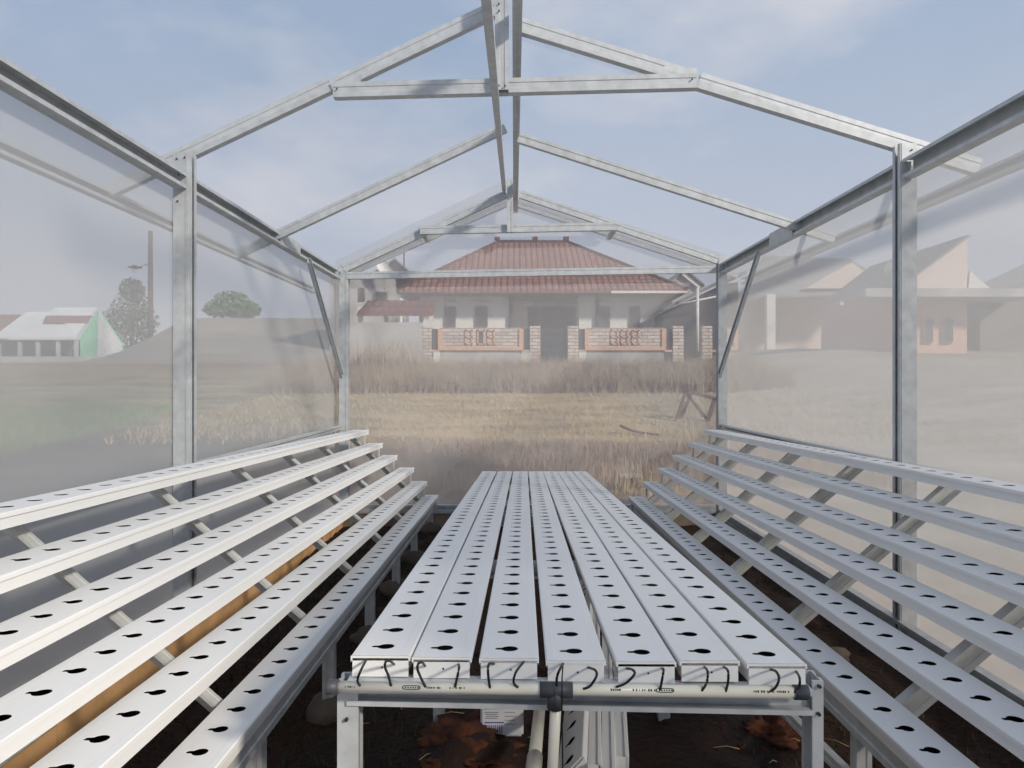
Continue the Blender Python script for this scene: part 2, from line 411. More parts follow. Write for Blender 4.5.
# ------------------------------------------------------------------ greenhouse frame
def cprof(w, h, t=.0035, l=.014, rib=True):
    p = [(0, 0), (w, 0), (w, l), (w-t, l), (w-t, t), (t+.0015, t), (t+.0015, h-t), (w-t, h-t), (w-t, h-l), (w, h-l), (w, h), (0, h)]
    if rib: p += [(0, .70*h), (.003, .66*h), (.003, .36*h), (0, .32*h)]
    return p
frame = thing('greenhouse_frame', 'galvanised steel greenhouse frame of posts, trusses and purlins', 'frame', (.12, 2.8, 0))
S = M['steel']
def channel(name, a, bb, h, w_=.035, S_=(0, 1, 0), up=None, **k):
    """C channel whose web carries the line a-b as its lower edge"""
    a, bb = V(a), V(bb); d = (bb-a).normalized()
    T = V(up) if up is not None else V((-d.z, 0, d.x))
    if up is None and T.z < 0: T = -T
    m_ = MB().sweep(cprof(w_, h, **k), a, bb, S_, T)
    return obj(name, m_, S, frame)
def screws(par, pts, r=.003, n=(0, -1, 0)):
    for p in pts:
        p = V(p); obj('screw', MB().tube([p, p+V(n)*.006], r, 8), M['screw'], par)
# posts: channels open to the inside, lips showing a slot
def post(x0, dirx, y, top):
    p = MB().sweep(cprof(.065, .056, l=.018, t=.004), (x0, y, .02), (x0, y, top), (dirx, 0, 0), (0, 1, 0))
    xa = x0+dirx*.048
    p.bx(min(xa, xa+dirx*.012), max(xa, xa+dirx*.012), y-.0025, y+.0005, .02, top)
    return obj('post', p, S, frame)
pl = post(-1.290, 1, YN, 2.116); screws(pl, [(-1.275, YN, 2.09), (-1.245, YN, 2.095), (-1.268, YN, 2.03), (-1.272, YN, 1.93)])
pr = post(1.536, -1, YN+.02, 2.157); screws(pr, [(1.515, YN+.02, 2.13), (1.515, YN+.02, 2.11), (1.51, YN+.02, 2.03)])
post(-1.253, 1, YF-.03, 2.09); post(1.527, -1, YF-.03, 2.15)
# near truss
Y = YN+.080
channel('rafter', W(107, 197.4, Y), W(333, 90, Y), .056)
channel('rafter', W(337, 91, Y+.04), W(502, 12, Y+.04), .056)
channel('rafter', W(697, 87.5, Y), W(978, 174, Y), .062)
channel('rafter', W(516, 30.5, Y+.04), W(690, 84, Y+.04), .058)
for p in ([(330, 83), (362, 73), (360, 84), (334, 96)], [(664, 66), (697, 68), (697, 86), (660, 80)]):
    gp = obj('gusset_plate', MB().prism([W(u, v, YN+.074) for u, v in p], (0, .006, 0)), S, frame)
tb = channel('tie_beam', W(333, 97, YN+.030), W(697, 87.5, YN+.030), .056, w_=.038)
screws(tb, [W(337, 89, YN+.029), W(692, 79.5, YN+.029)])
kp = MB().sweep(cprof(.05, .052, l=.012), W(495.2, 92.5, YN+.02)+V((0, -.03, 0)), W(495.2, -30, YN+.02)+V((0, -.03, 0)), (0, 1, 0), (1, 0, 0))
kpo = obj('king_post', kp, S, frame)
screws(kpo, [W(499, 86, YN-.013), W(505, 86, YN-.013), W(499, 11, YN-.013), W(499, 4, YN-.013)])
# mid rafters
channel('rafter', W(237, 258.3, YM), W(507, 131, YM), .048)
channel('rafter', W(517, 141.5, YM), W(834, 242.6, YM), .050)
# far truss
Y = YF-.035
channel('rafter', W(345, 272, Y), W(508, 197, Y), .052)
channel('rafter', W(519, 197.5, Y), W(717, 263.5, Y), .054)
channel('tie_beam', W(420, 234, Y-.045), W(616, 230, Y-.045), .055)
channel('header_beam', W(346, 279, Y), W(716, 272.5, Y), .050)
kp = MB().sweep(cprof(.045, .042, l=.012), W(507, 232, Y-.085), W(507, 180, Y-.085), (0, 1, 0), (1, 0, 0))
obj('king_post', kp, S, frame)
# overhang rafters outside the far wall
channel('rafter', W(338, 281, YO), W(508, 205.5, YO), .05)
channel('rafter', W(516, 206.5, YO), W(738, 278, YO), .05)
obj('stub_bracket', MB().box(W(613, 231.5, 5.55), (.03, .50, .03)), S, frame)
obj('stub_bracket', MB().box(W(424, 234.5, 5.55), (.03, .50, .03)), S, frame)
# ridge and brace
obj('ridge_beam', MB().sweep(cprof(.065, .036, l=.010), (-.006, .9, 2.575), (-.006, YO, 2.575), (0, 0, 1), (1, 0, 0)), S, frame)
p1, p2 = V((-.0716, 5.3, 2.611)), V((-.070, 2.70, 2.301)); p0 = p1+(p2-p1)*1.7
obj('ridge_brace', MB().sweep(cprof(.03, .026, l=.006, t=.003, rib=False), p0-V((.013, 0, 0)), p1-V((.013, 0, 0)), (0, 0, 1), (1, 0, 0)), S, frame)
# eave rails (open side inwards)
def rail(name, x, dirx, z0, h, ya, yb, w_=.045):
    return obj(name, MB().sweep(cprof(w_, h, l=.013), (x, ya, z0), (x, yb, z0), (dirx, 0, 0), (0, 0, 1)), S, frame)
el = rail('eave_rail', XL-.028, 1, 1.977, .060, .3, YN-.004); rail('eave_rail', XL-.028, 1, 1.977, .060, YN+.06, YF-.035)
er = rail('eave_rail', XR+.022, -1, 2.021, .072, .3, YN+.012); rail('eave_rail', XR+.022, -1, 2.021, .072, YN+.08, YF-.035)
for x0, z0, h in ((XL+.0175, 1.972, .068), (XR-.0275, 2.014, .084)):
    obj('splice_plate', MB().bx(x0, x0+.006, 3.92, 4.27, z0, z0+h), S, frame)
rail('overhang_purlin', -1.60, 1, 1.945, .048, .3, YO+.02, w_=.035); rail('overhang_purlin', 1.835, -1, 2.015, .05, .3, YO+.02, w_=.035)
# knee braces
for sx_, xx, zt in ((1, XL+.024, 1.985), (-1, XR-.034, 2.03)):
    a, bb = V((xx, 4.42, zt)), V((xx, 5.27, 1.30))
    obj('knee_brace', MB().sweep(cprof(.018, .042, l=.006, t=.003, rib=False), a, bb, (sx_, 0, 0), (bb-a).cross(V((1, 0, 0)))), S, frame)
# wall and sill rails
rail('wall_rail', XL-.005, 1, .903, .03, .3, YF-.04, w_=.030); rail('wall_rail', XR+.004, -1, .905, .035, .3, YF-.04, w_=.030)
rail('sill_rail', XL+.004, 1, .336, .05, .3, YF-.04, w_=.035); rail('sill_rail', XR-.004, -1, .275, .06, .3, YF-.04, w_=.035)
obj('sill_rail', MB().sweep(cprof(.04, .06), (XL+.05, YF-.05, .304), (XR-.06, YF-.05, .304), (0, 1, 0), (0, 0, 1)), S, frame)

# ------------------------------------------------------------------ gullies (NFT growing channels)
def lid_mesh(name, wd, y0, y1, pitch, off, mirror=1, h=.0008):
    """cover strip from y0 to y1 with key-shaped planting holes, lips down both sides"""
    b = MB(); bm = b.bm; N = 28; zt = GH
    hw = wd/2
    ys_ = []; y = off
    while y < y1-pitch*.3:
        if y > y0+pitch*.25: ys_.append(y)
        y += pitch
    edges = [y0]+[(a+c)/2 for a, c in zip(ys_, ys_[1:])]+[y1]
    ri = .0145
    for k, yc in enumerate(ys_):
        ya, yb = edges[k], edges[k+1]
        angs = [2*math.pi*i/N for i in range(N)]
        x1, x0 = hw*.66, -hw*.66
        outer = []; inner = []; low = []
        corners = [math.atan2(sy, sx) for sx, sy in ((x1, yb-yc), (x0, yb-yc), (x0, ya-yc), (x1, ya-yc))]
        angs2 = [a if a <= math.pi else a-2*math.pi for a in angs]
        for c in corners:                     # snap nearest ray to each corner
            i = min(range(N), key=lambda i: abs(math.atan2(math.sin(angs2[i]-c), math.cos(angs2[i]-c)))); angs2[i] = c
        for a in angs2:
            ca, sa = math.cos(a), math.sin(a)
            tx = (x1 if ca > 0 else x0)/ca if abs(ca) > 1e-6 else 1e9
            ty = ((yb-yc) if sa > 0 else (ya-yc))/sa if abs(sa) > 1e-6 else 1e9
            t_ = min(tx, ty)
            outer.append(bm.verts.new((ca*t_, yc+sa*t_, zt)))
            dd = math.atan2(math.sin(a-math.pi), math.cos(a-math.pi))
            r = ri
            if abs(dd) < .38:
                r = max(r, .0185*math.cos(dd)+math.sqrt(max(0, .0068**2-(.0185*math.sin(dd))**2)))
            inner.append(bm.verts.new((mirror*ca*r, yc+sa*r, zt)))
            low.append(bm.verts.new((mirror*ca*r, yc+sa*r, zt-h)))
        if mirror < 0:      # ring order reversed: rebuild the match by angle
            inner = [inner[(N//2-i) % N] for i in range(N)]; low = [low[(N//2-i) % N] for i in range(N)]
        for i in range(N):
            j = (i+1) % N
            bm.faces.new([outer[i], outer[j], inner[j], inner[i]])
            bm.faces.new([inner[i], inner[j], low[j], low[i]])
    for s in (-1, 1):      # shoulders: gentle step, edge, lip
        prof = [(s*hw*.66, zt), (s*hw*.70, zt+.0002), (s*(hw-.002), zt), (s*hw, zt-.002), (s*hw, zt-.010), (s*(hw-.002), zt-.010)]
        for (xa, za), (xb, zb) in zip(prof, prof[1:]):
            b.face([(xa, y0, za), (xb, y0, zb), (xb, y1, zb), (xa, y1, za)])
    b.bx(-hw, hw, y0, y0+.0015, zt-.008, zt-.0005)
    b.bx(-hw, hw, y1-.0015, y1, zt-.008, zt-.0005)
    bmesh.ops.remove_doubles(bm, verts=bm.verts[:], dist=1e-5)
    return b.mesh(name)
def body_mesh(name, wd, L):
    b = MB(); hw = wd/2-.003; t = .0025; z0, z1 = 0.0, GH-.004; wb_ = hw-.003
    prof = [(-wb_, z0), (wb_, z0), (hw, z1), (hw-t, z1), (wb_-t, z0+t), (-wb_+t, z0+t), (-hw+t, z1), (-hw, z1)]
    A = [b.bm.verts.new((x, .002, z)) for x, z in prof]; B = [b.bm.verts.new((x, L-.002, z)) for x, z in prof]
    for i in range(8):
        j = (i+1) % 8
        f = b.bm.faces.new([A[i], A[j], B[j], B[i]])
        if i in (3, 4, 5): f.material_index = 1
    for y0, y1 in ((.0, .003), (L-.003, L)):
        b.bx(-hw, hw, y0, y1, z0, z1)
    return b.mesh(name)
GH = .034
def make_gully(wd, L, pitch, off, seam, mirror, name):
    r = thing('growing_gully', name, 'gully')
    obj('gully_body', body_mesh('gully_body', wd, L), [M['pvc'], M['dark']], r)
    obj('gully_lid', lid_mesh('gully_lid', wd, 0, seam-.0012, pitch, off, mirror), M['pvc'], r)
    obj('gully_lid', lid_mesh('gully_lid', wd, seam+.0012, L, pitch, off, mirror), M['pvc'], r)
    p = V((wd*.03, -.001, GH*.45)); obj('rivet', MB().tube([p, p+V((0, .002, 0))], .0016, 8), M['screw'], r)
    return r
def place(proto, first, a, bb, roll=0.0):
    """put a gully with its front bottom centre at a, pointing at bb"""
    if first: r = proto
    else:
        r = proto.copy(); COL.objects.link(r)
        for ch in list(proto.children):
            c = ch.copy(); COL.objects.link(c); c.parent = r
    d = (V(bb)-V(a)).normalized()
    x = d.cross(V((0, 0, 1))).normalized(); z = x.cross(d)
    if roll:
        R = Matrix.Rotation(roll, 3, d); x = R @ x; z = R @ z
    mtx = Matrix((x, d, z)).transposed()
    r.location = a; r.rotation_euler = mtx.to_euler()
    return r
ORD = ['leftmost', 'second from left', 'third from left', 'middle', 'third from right', 'second from right', 'rightmost']
FU = [(351, 409.5, 656), (412, 471, 657.5), (480, 538, 658.5), (546, 606, 661), (616, 677, 662), (680.5, 739.5, 661), (747.5, 807, 664)]
BU = [(482, 496.5), (498, 512), (513, 528), (529, 542.5), (543, 557), (558, 571), (572, 586.5)]
YTF, YTB = 1.22, 5.17
TL = 3.95
protoT = make_gully(.0985, TL, .0972, .05, 2.25, 1, '')
tg = []
for i in range(7):
    f0, f1, vf = FU[i]; b0, b1 = BU[i]
    a = W((f0+f1)/2, vf, YTF-.0015*i); c = W((b0+b1)/2, 471.2, YTB)
    c = a+(c-a).normalized()*TL
    r = place(protoT, i == 0, a-V((0, 0, GH)), c-V((0, 0, GH)))
    r['label'] = 'white holed gully on the centre table, %s of seven' % ORD[i]; r['group'] = 'gullies on the centre table'; tg.append((a, c))

# ------------------------------------------------------------------ stepped racks of six gullies each side
YE = 5.15; RL = 4.60; RW = .104
RORD = ['top row next to net wall', 'second row from top', 'third row from top', 'third row from bottom', 'second row from bottom', 'lowest row nearest the table']
LF = [(369, 429.7), (383, 443), (397.6, 455), (414.4, 467.5), (427.5, 481), (438.7, 494.8)]
RF = [(704, 429.7), (688, 442), (672.6, 454.8), (657.5, 467.8), (642.3, 481.5), (628, 496.5)]
NEARL = [(44, 3.5), (54, 2.5), (50, 2.5), (104, -9), (151, -20), (223, -11)]
NEARR = [(1020, 5), (994, 6), (986, 5), (1000, 0), (974, 1), (900, 0)]
def rack(side):
    pts = LF if side < 0 else RF
    dirv = V((0, -1, .0235)) if side < 0 else V((-.0068, -1, .0216))
    proto = make_gully(RW, RL, .095, .045, 2.45 if side < 0 else 2.50, 1, '')
    nm = 'left' if side < 0 else 'right'; lines = []
    for i, (u, v) in enumerate(pts):
        c = W(u, v, YE)+V((side*RW/2, 0, -GH))
        un, dv = (NEARL if side < 0 else NEARR)[i]; yn = c.x*F/(un-514)     # each run has a slightly different fall
        dr = dirv+V((0, 0, -dv*yn/F/(YE-yn))); a = c+dr.normalized()*RL
        r = place(proto, i == 0, a, c)
        r['label'] = 'white holed gully on the %s stepped rack, %s' % (nm, RORD[i]); r['group'] = 'gullies on the %s stepped rack' % nm
        lines.append((a, c))
    fr = thing('stepped_rack', 'galvanised stepped rack along the %s wall carrying six gullies' % nm, 'rack', (side*.95, 2.8, 0))
    ss = ([.41+.655*k for k in range(6)] if side < 0 else [.49+.675*k for k in range(6)])+[RL-.10]          # distance from near end
    ysup = []
    for s in ss:
        P = [a+(c-a).normalized()*s for a, c in lines]
        top, low = P[0], P[5]
        d = (top-low).normalized(); n = V((-d.z, 0, d.x)); n = n if n.z > 0 else -n
        a0 = low-d*.055-n*.075; b0 = top+d*.045-n*.075
        m_ = MB().sweep(([(0, .008), (.0035, .008), (.0035, .0425), (.0325, .0425), (.0325, .039), (.036, .039), (.036, .046), (.026, .046), (.024, .0448), (.012, .0448), (.010, .046), (0, .046)] if side < 0 else cprof(.032, .046, l=.008)), a0-V((0, side*.016, 0)), b0-V((0, side*.016, 0)), (0, side, 0), n)
        # closed cap strip so the upper face reads as a lipped channel
        obj('support_beam', m_, M['steel2'], fr)
        if s > RL-.2:
            for p in P:              # end brackets
                obj('gully_bracket', MB().bx(p.x-side*.046, p.x-side*.036, p.y-.012, p.y+.012, p.z-.062, p.z-.001), M['steel2'], fr)
        # front leg with a concrete foot, rear leg against the wall
        lp = low-V((0, 0, .055))
        lg = obj('leg', MB().sweep(cprof(.034, .036, l=.01), (lp.x-.018, lp.y+.02, FZ-.05), (lp.x-.018, lp.y+.02, lp.z), (0, 1, 0), (1, 0, 0)), M['steel2'], fr)
        obj('footing', MB().blob((lp.x, lp.y+.03, FZ+.015), (.075, .075, .05), 2, .5, 3, s*3+side), M['stone'], lg)
        ysup.append((lp, lp))
    a, c = lines[5]
    o_ = V((-side*.035, 0, -.058))
    obj('long_rail', MB().sweep(cprof(.03, .052, l=.01), a+o_, c+o_, (side, 0, 0), (0, 0, 1)), M['steel2'], fr)
    if side > 0:
        obj('diagonal_tie', MB().sweep(cprof(.02, .03, l=.008, t=.003), ysup[1][0]+V((-.03, .02, -.14)), ysup[4][0]+V((-.03, .02, -.26)), (1, 0, 0), (0, 0, 1)), M['steel2'], fr)
    return lines
LL = rack(-1); RRL = rack(1)

# ------------------------------------------------------------------ centre table
table = thing('gully_table', 'galvanised steel table frame holding seven white gullies in the centre', 'table', (.12, 1.25, 0))
fa, fb = W(346, 677, 1.235), W(808, 683, 1.215)
zb_l = tg[0][0].z-GH-.001; zb_r = tg[6][0].z-GH-.001
# front crossbeam: channel open to the camera
la, lb = V((-.272, 1.236, zb_l-.039)), V((.482, 1.222, zb_r-.039))
obj('cross_beam', MB().sweep(cprof(.035, .039, l=.008, t=.003), la, lb, (0, -1, 0), (0, 0, 1)), S, table)
def tz(s):   # underside of the gullies at distance s
    a, c = tg[0]; return (a+(c-a)*s/TL).z-GH-.001
for s in (1.0, 2.0, 3.0, 3.88):
    aa, cc = tg[0]; l = aa+(cc-aa)*s/TL; aa, cc = tg[6]; r_ = aa+(cc-aa)*s/TL
    obj('cross_beam', MB().sweep(cprof(.035, .047, l=.009, t=.003), (l.x-.03, l.y, l.z-GH-.048), (r_.x+.04, r_.y, r_.z-GH-.048), (0, -1, 0), (0, 0, 1)), S, table)
    for x in (l.x-.02, r_.x+.02):
        obj('leg', MB().sweep(cprof(.03, .035, l=.01), (x-.0175, l.y+.03, FZ-.05), (x-.0175, l.y+.03, l.z-GH-.046), (0, 1, 0), (1, 0, 0)), S, table)
lg = obj('leg', MB().sweep(cprof(.034, .040, l=.010), (-.288, 1.205, FZ-.05), (-.288, 1.205, zb_l-.001), (1, 0, 0), (0, 1, 0)), S, table)
screws(lg, [(-.272, 1.205, .70), (-.276, 1.205, .752)])
lg = obj('leg', MB().sweep(cprof(.018, .045, l=.005, t=.003), (.504, 1.205, FZ-.05), (.504, 1.205, zb_r+.010), (-1, 0, 0), (0, 1, 0)), S, table)
screws(lg, [(.496, 1.205, zb_r+.002), (.495, 1.205, zb_r-.043)])

# ------------------------------------------------------------------ feed manifold pipe and its tubes
YP = 1.170; PR = .0092
mani = thing('feed_pipe', 'cream pipe across the table front with black feed tubes', 'pipe', W(565, 690, YP))
pa, pb = W(336, 687.0, YP), W(800, 692.3, YP)
pipe = obj('pipe', MB().tube([pa, pb], PR, 20), M['pipe'], mani)
ax = (pb-pa).normalized()
obj('end_cap', MB().tube([pa-ax*.014, pa-ax*.012, pa+ax*.004], .0115, 20), M['cap'], mani)
obj('end_cap', MB().tube([pb-ax*.010, pb+ax*.010, pb+ax*.012], .0115, 20), M['cap'], mani)
tc_ = W(556, 689.8, YP)
tee = MB().tube([tc_-ax*.026, tc_+ax*.026], .0125, 18); tee.tube([tc_, tc_-V((0.002, -.004, .030))], .0125, 16)
obj('tee_fitting', tee, M['cap'], mani)
dn = MB().tube([tc_-V((0, -.002, .02)), tc_-V((.004, -.02, .13)), tc_-V((.012, -.05, .34))], .0088, 16)
dpipe = obj('down_pipe', dn, M['pipe'], mani)
# printed marks: an oval badge with small strokes, then a line of fine print
def pipe_mark(u, w_, parent, strokes):
    c = pa+ax*((u-336)/(800-336)*(pb-pa).length)
    up = V((0, -.55, .83)).normalized(); nn = V((0, -.83, -.55)); nn = V((0, -up.z, up.y))
    b = MB()
    def onp(s, t): # point on the pipe surface
        an = t/PR; dirp = (V((0, -1, 0))*math.cos(an+.45)+V((0, 0, 1))*math.sin(an+.45))
        return c+ax*s+dirp*(PR+.0004)
    if strokes == 'oval':
        n = 24; ro = [(w_*math.copysign(abs(math.cos(a))**.5, math.cos(a)), .0034*math.copysign(abs(math.sin(a))**.6, math.sin(a))) for a in [2*math.pi*k/n for k in range(n)]]
        for k in range(n):
            (s0, t0), (s1, t1) = ro[k], ro[(k+1) % n]
            b.face([onp(s0, t0), onp(s1, t1), onp(s1*.88, t1*.62), onp(s0*.88, t0*.62)])
        for k in range(6):
            s = -w_*.68+k*w_*.27
            b.face([onp(s, -.0012), onp(s+w_*.14, -.0012), onp(s+w_*.14, .0012), onp(s, .0012)])
    else:
        x = 0
        for k in range(strokes):
            ww = random.choice((.0012, .002, .0026)); h = random.choice((.0012, .0016))
            b.face([onp(x, -h), onp(x+ww, -h), onp(x+ww, h), onp(x, h)]); x += ww+random.choice((.0008, .0012, .003))
    return obj('printed_mark', b, M['ink'], parent)
pipe_mark(412, .0145, pipe, 'oval'); pipe_mark(427, 0, pipe, 7); pipe_mark(450, 0, pipe, 6)
pipe_mark(346, 0, pipe, 5); pipe_mark(610, 0, pipe, 5); pipe_mark(632, 0, pipe, 9); pipe_mark(664, .0145, pipe, 'oval'); pipe_mark(752, 0, pipe, 9); pipe_mark(775, 0, pipe, 6)
# badge on the down pipe
b = MB(); n = 20
c0 = tc_-V((.0075, -.030, .215)); ayd = V((-.012, .05, -.34)).normalized()
for k in range(n):
    a0, a1 = 2*math.pi*k/n, 2*math.pi*(k+1)/n
    def P_(a, f): return c0+V((.0033*f*math.copysign(abs(math.sin(a))**.6, math.sin(a)), -.0094, 0))+ayd*(.0145*f*math.copysign(abs(math.cos(a))**.5, math.cos(a)))
    b.face([P_(a0, 1), P_(a1, 1), P_(a1, .7), P_(a0, .7)])
for k in range(6):
    q_ = c0+V((0, -.0094, 0))+ayd*(-.009+k*.0034)
    b.face([q_+V((-.0012, 0, 0)), q_+V((.0012, 0, 0)), q_+V((.0012, 0, 0))+ayd*.002, q_+V((-.0012, 0, 0))+ayd*.002])
obj('printed_mark', b, M['ink'], dpipe)
TUBES = [[(360, 686), (357.5, 680), (361, 670), (366, 660.5)],
         [(391, 686), (388.5, 676), (385, 667), (386, 661.5), (390, 661), (394, 664.5)],
         [(425.5, 687), (421, 678), (417.5, 669), (418.5, 663.5), (422, 662.5), (425, 666)],
         [(455, 687), (457, 678), (459, 668), (458.5, 664.5)],
         [(490, 688), (488.5, 678), (488, 668), (489.5, 663.5), (494, 664)],
         [(518, 687.5), (513.5, 682), (516, 672), (523.5, 662)],
         [(556.6, 686.5), (557, 677), (560, 669), (563, 663.8)],
         [(583, 689), (590, 686), (596.5, 676), (595, 670), (588, 667.5)],
         [(616, 687), (626, 683), (634.5, 674), (632, 669.5), (626.5, 668.5)],
         [(660, 690), (662, 680), (663.5, 670), (662, 668.5)],
         [(701.6, 691), (706.5, 683), (707.7, 672), (704.5, 667)],
         [(725.6, 692), (728, 682), (728, 671), (724, 667)],
         [(767, 693), (775, 688), (779, 679), (776, 671.5), (770, 669.5)],
         [(793.5, 693), (799, 686), (799.6, 678), (796, 671)]]
def catmull(P, n=6):
    out = []
    for i in range(len(P)-1):
        p0, p1, p2, p3 = P[max(i-1, 0)], P[i], P[i+1], P[min(i+2, len(P)-1)]
        for k in range(n):
            t = k/n
            out.append(.5*((2*p1)+(p2-p0)*t+(2*p0-5*p1+4*p2-p3)*t*t+(3*p1-p0-3*p2+p3)*t**3))
    out.append(P[-1]); return out
for T in TUBES:
    m = len(T)-1; pts = []
    for k, (u, v) in enumerate(T):
        y = YP-.007 if k == 0 else (1.223 if k == m else (1.163 if k < m-1 or m < 4 else 1.18))
        if k == m: y = 1.217
        pts.append(W(u, v, y))
    obj('feed_tube', MB().tube(catmull(pts), .0021, 8), M['rubber'], mani)

obj('cable', MB().tube(catmull([W(563, 663, 1.212), W(562.5, 672, 1.19), W(562, 682, 1.15), W(562, 712, 1.152), W(562.5, 760, 1.16), W(563, 800, 1.17)]), .0012, 6), M['rubber'], mani)

# ------------------------------------------------------------------ things stored under the table
def seg(name, u0, v0, y0, u1, v1, y1): return W(u0, v0, y0), W(u1, v1, y1)
mains = thing('drain_pipe', 'thick cream drain pipe lying under the table beside the thin down pipe', 'pipe', (.05, 2.0, .1))
a, c = W(531.5, 790, 1.64), W(541, 695, 2.25)
obj('pipe', MB().tube([a, c], .0165, 20), M['pipe'], mains)
d = (c-a).normalized()
obj('pipe_sleeve', MB().tube([a-d*.02, a+d*.17], .0195, 20), M['pipe'], mains)
# spare gullies: one leaning with holes towards the left, three on edge
sp = [(579, 768, 1.84, 584, 700, 2.35, math.radians(-48), 'tilted with its row of holes facing left'),
      (588, 768, 1.82, 590, 700, 2.4, math.radians(90), 'on edge right of the tilted one'),
      (602, 768, 1.80, 602, 700, 2.4, math.radians(90), 'on edge, wide pale strip in the middle'),
      (615.5, 768, 1.86, 613.5, 700, 2.4, math.radians(90), 'on edge, rightmost of the stored stack')]
protoS = make_gully(.0985, 1.9, .0972, .05, 1.2, 1, '')
for i, (u0, v0, y0, u1, v1, y1, roll, lab) in enumerate(sp):
    a = W(u0, v0, y0); c = W(u1, v1, y1)
    dd = (V((c.x, c.y, 0))-V((a.x, a.y, 0))).normalized(); a = V((a.x, a.y, FZ+.05)); c = a+dd*1.9
    if i == 0: a.z = c.z = FZ+.05
    r = place(protoS, i == 0, a-V((0, 0, 0)), c, roll)
    r['label'] = 'spare white gully stored under the table, %s' % lab; r['group'] = 'spare gullies under the table'
# white container with a printed label
jx, jy = W(502, 740, 2.13).x, 2.13
carton = thing('nutrient_carton', 'white carton with a printed label on the soil under the table', 'carton', (jx, jy, FZ))
b = MB().box((jx, jy+.06, FZ+.125), (.124, .12, .22)); b.prism([(jx-.05, jy+.02, FZ+.235), (jx+.05, jy+.02, FZ+.235), (jx+.025, jy+.06, FZ+.26), (jx-.025, jy+.06, FZ+.26)], (0, .05, 0))
bmesh.ops.bevel(b.bm, geom=b.bm.edges[:], offset=.006, segments=2, affect='EDGES')
obj('carton_body', b, M['paper'], carton)
b = MB()
def lab(x0, x1, z0, z1, m):
    x0, x1, z0, z1 = x0*.9, x1*.9, FZ-.02+z0*.95, FZ-.02+z1*.95
    m.face([(jx+x0, jy-.0015, z0), (jx+x1, jy-.0015, z0), (jx+x1, jy-.0015, z1), (jx+x0, jy-.0015, z1)])
lab(-.050, -.028, .135, .147, b); lab(-.012, .0, .135, .147, b); lab(.032, .040, .132, .140, b); lab(-.055, .005, .122, .1255, b)
for k in range(7): lab(-.055+.002*(k % 3), -.01-.004*(k % 2), .112-.006*k, .1135-.006*k, b) if k < 4 else None
for k in range(5): lab(.008, .045-.004*(k % 2), .124-.012*k, .1252-.012*k, b)
obj('printed_text', b, M['ink'], carton)
b = MB(); lab(-.056, .006, .080, .0835, b)
for k in range(9): lab(-.056+k*.0068, -.0535+k*.0068, .050, .074, b)
obj('printed_chart', b, M['inkblue'], carton)

# red soil heap, rubble, straw bits
hp = MB().blob((-.14, 2.08, FZ+.0), (.13, .15, .05), 5, .6, 2.6, 4)
tag(obj('soil_heap', hp, M['redsoil']), 'heap of loose red soil under the front of the table', 'soil heap')
hp = MB().blob((.74, 2.2, FZ-.01), (.13, .13, .042), 5, .8, 2.6, 8)
tag(obj('soil_heap', hp, M['redsoil']), 'low red soil heap between the table and the right rack', 'soil heap')
for (x, y, r_, lab_) in ((.655, 2.45, .03, 'pale rubble lump under the table near its right leg'), (.86, 2.33, .045, 'pale rubble lump beside the right soil heap'),
                         (1.2, 2.75, .05, 'pale stone on the soil under the right rack'), (-.42, 2.5, .05, 'pale stone near the left rack footing')):
    tag(obj('stone', MB().blob((x, y, FZ+.02), (r_, r_*.8, r_*.6), 2, .5, 2.5, x*9), M['stone']), lab_, 'stone')

def blades(name, n, pos, h, wdt, mats, lean=.35, seed=1, seg2=True):
    rnd = random.Random(seed); b = MB(); bm = b.bm
    for _ in range(n):
        x, y, z = pos(rnd); hh = h*rnd.uniform(.45, 1.15); an = rnd.uniform(0, 6.283)
        ln = rnd.gauss(0, lean)*hh; la_ = rnd.uniform(0, 6.283)
        dx, dy = math.cos(an)*wdt/2, math.sin(an)*wdt/2
        mx_, my_ = math.cos(la_)*ln, math.sin(la_)*ln
        a1 = bm.verts.new((x-dx, y-dy, z)); a2 = bm.verts.new((x+dx, y+dy, z))
        b1 = bm.verts.new((x-dx*.7+mx_*.35, y-dy*.7+my_*.35, z+hh*.6)); b2 = bm.verts.new((x+dx*.7+mx_*.35, y+dy*.7+my_*.35, z+hh*.6))
        c1 = bm.verts.new((x+mx_, y+my_, z+hh))
        bm.faces.new([a1, a2, b2, b1]); bm.faces.new([b1, b2, c1])
    me = bpy.data.meshes.new(name); bm.to_mesh(me); bm.free()
    return obj(name, me, mats)
o = blades('weeds', 2600, lambda r: ((lambda x, y: (x, y, FZ-.01))(r.uniform(-1.15, -.28), r.uniform(1.6, 5.1))), .055, .006, M['weed'], .6, 3)
tag(o, 'low dark weeds on the soil under the left rack', 'weeds', None, 'stuff')
o = blades('weeds', 1600, lambda r: ((lambda x, y: (x, y, FZ-.01))(r.uniform(.65, 1.4), r.uniform(1.4, 5.1))), .045, .006, M['weed'], .6, 4)
tag(o, 'low dark weeds on the soil under the right rack', 'weeds', None, 'stuff')
b = MB(); rnd = random.Random(5)
for _ in range(34):
    x, y = rnd.uniform(-.5, 1.2), rnd.uniform(1.9, 3.0); an = rnd.uniform(0, 3.14); L_ = rnd.uniform(.02, .08)
    z = FZ+.03+(.05 if math.hypot(x+.14, y-2.08) < .1 else 0)
    b.tube([(x, y, z), (x+math.cos(an)*L_*.5, y+math.sin(an)*L_*.5, z+.004), (x+math.cos(an)*L_, y+math.sin(an)*L_, z-.004)], .0011, 4)
tag(obj('straw_bits', b, M['straw']), 'pale straw bits scattered on the soil under the table', 'straw', None, 'stuff')

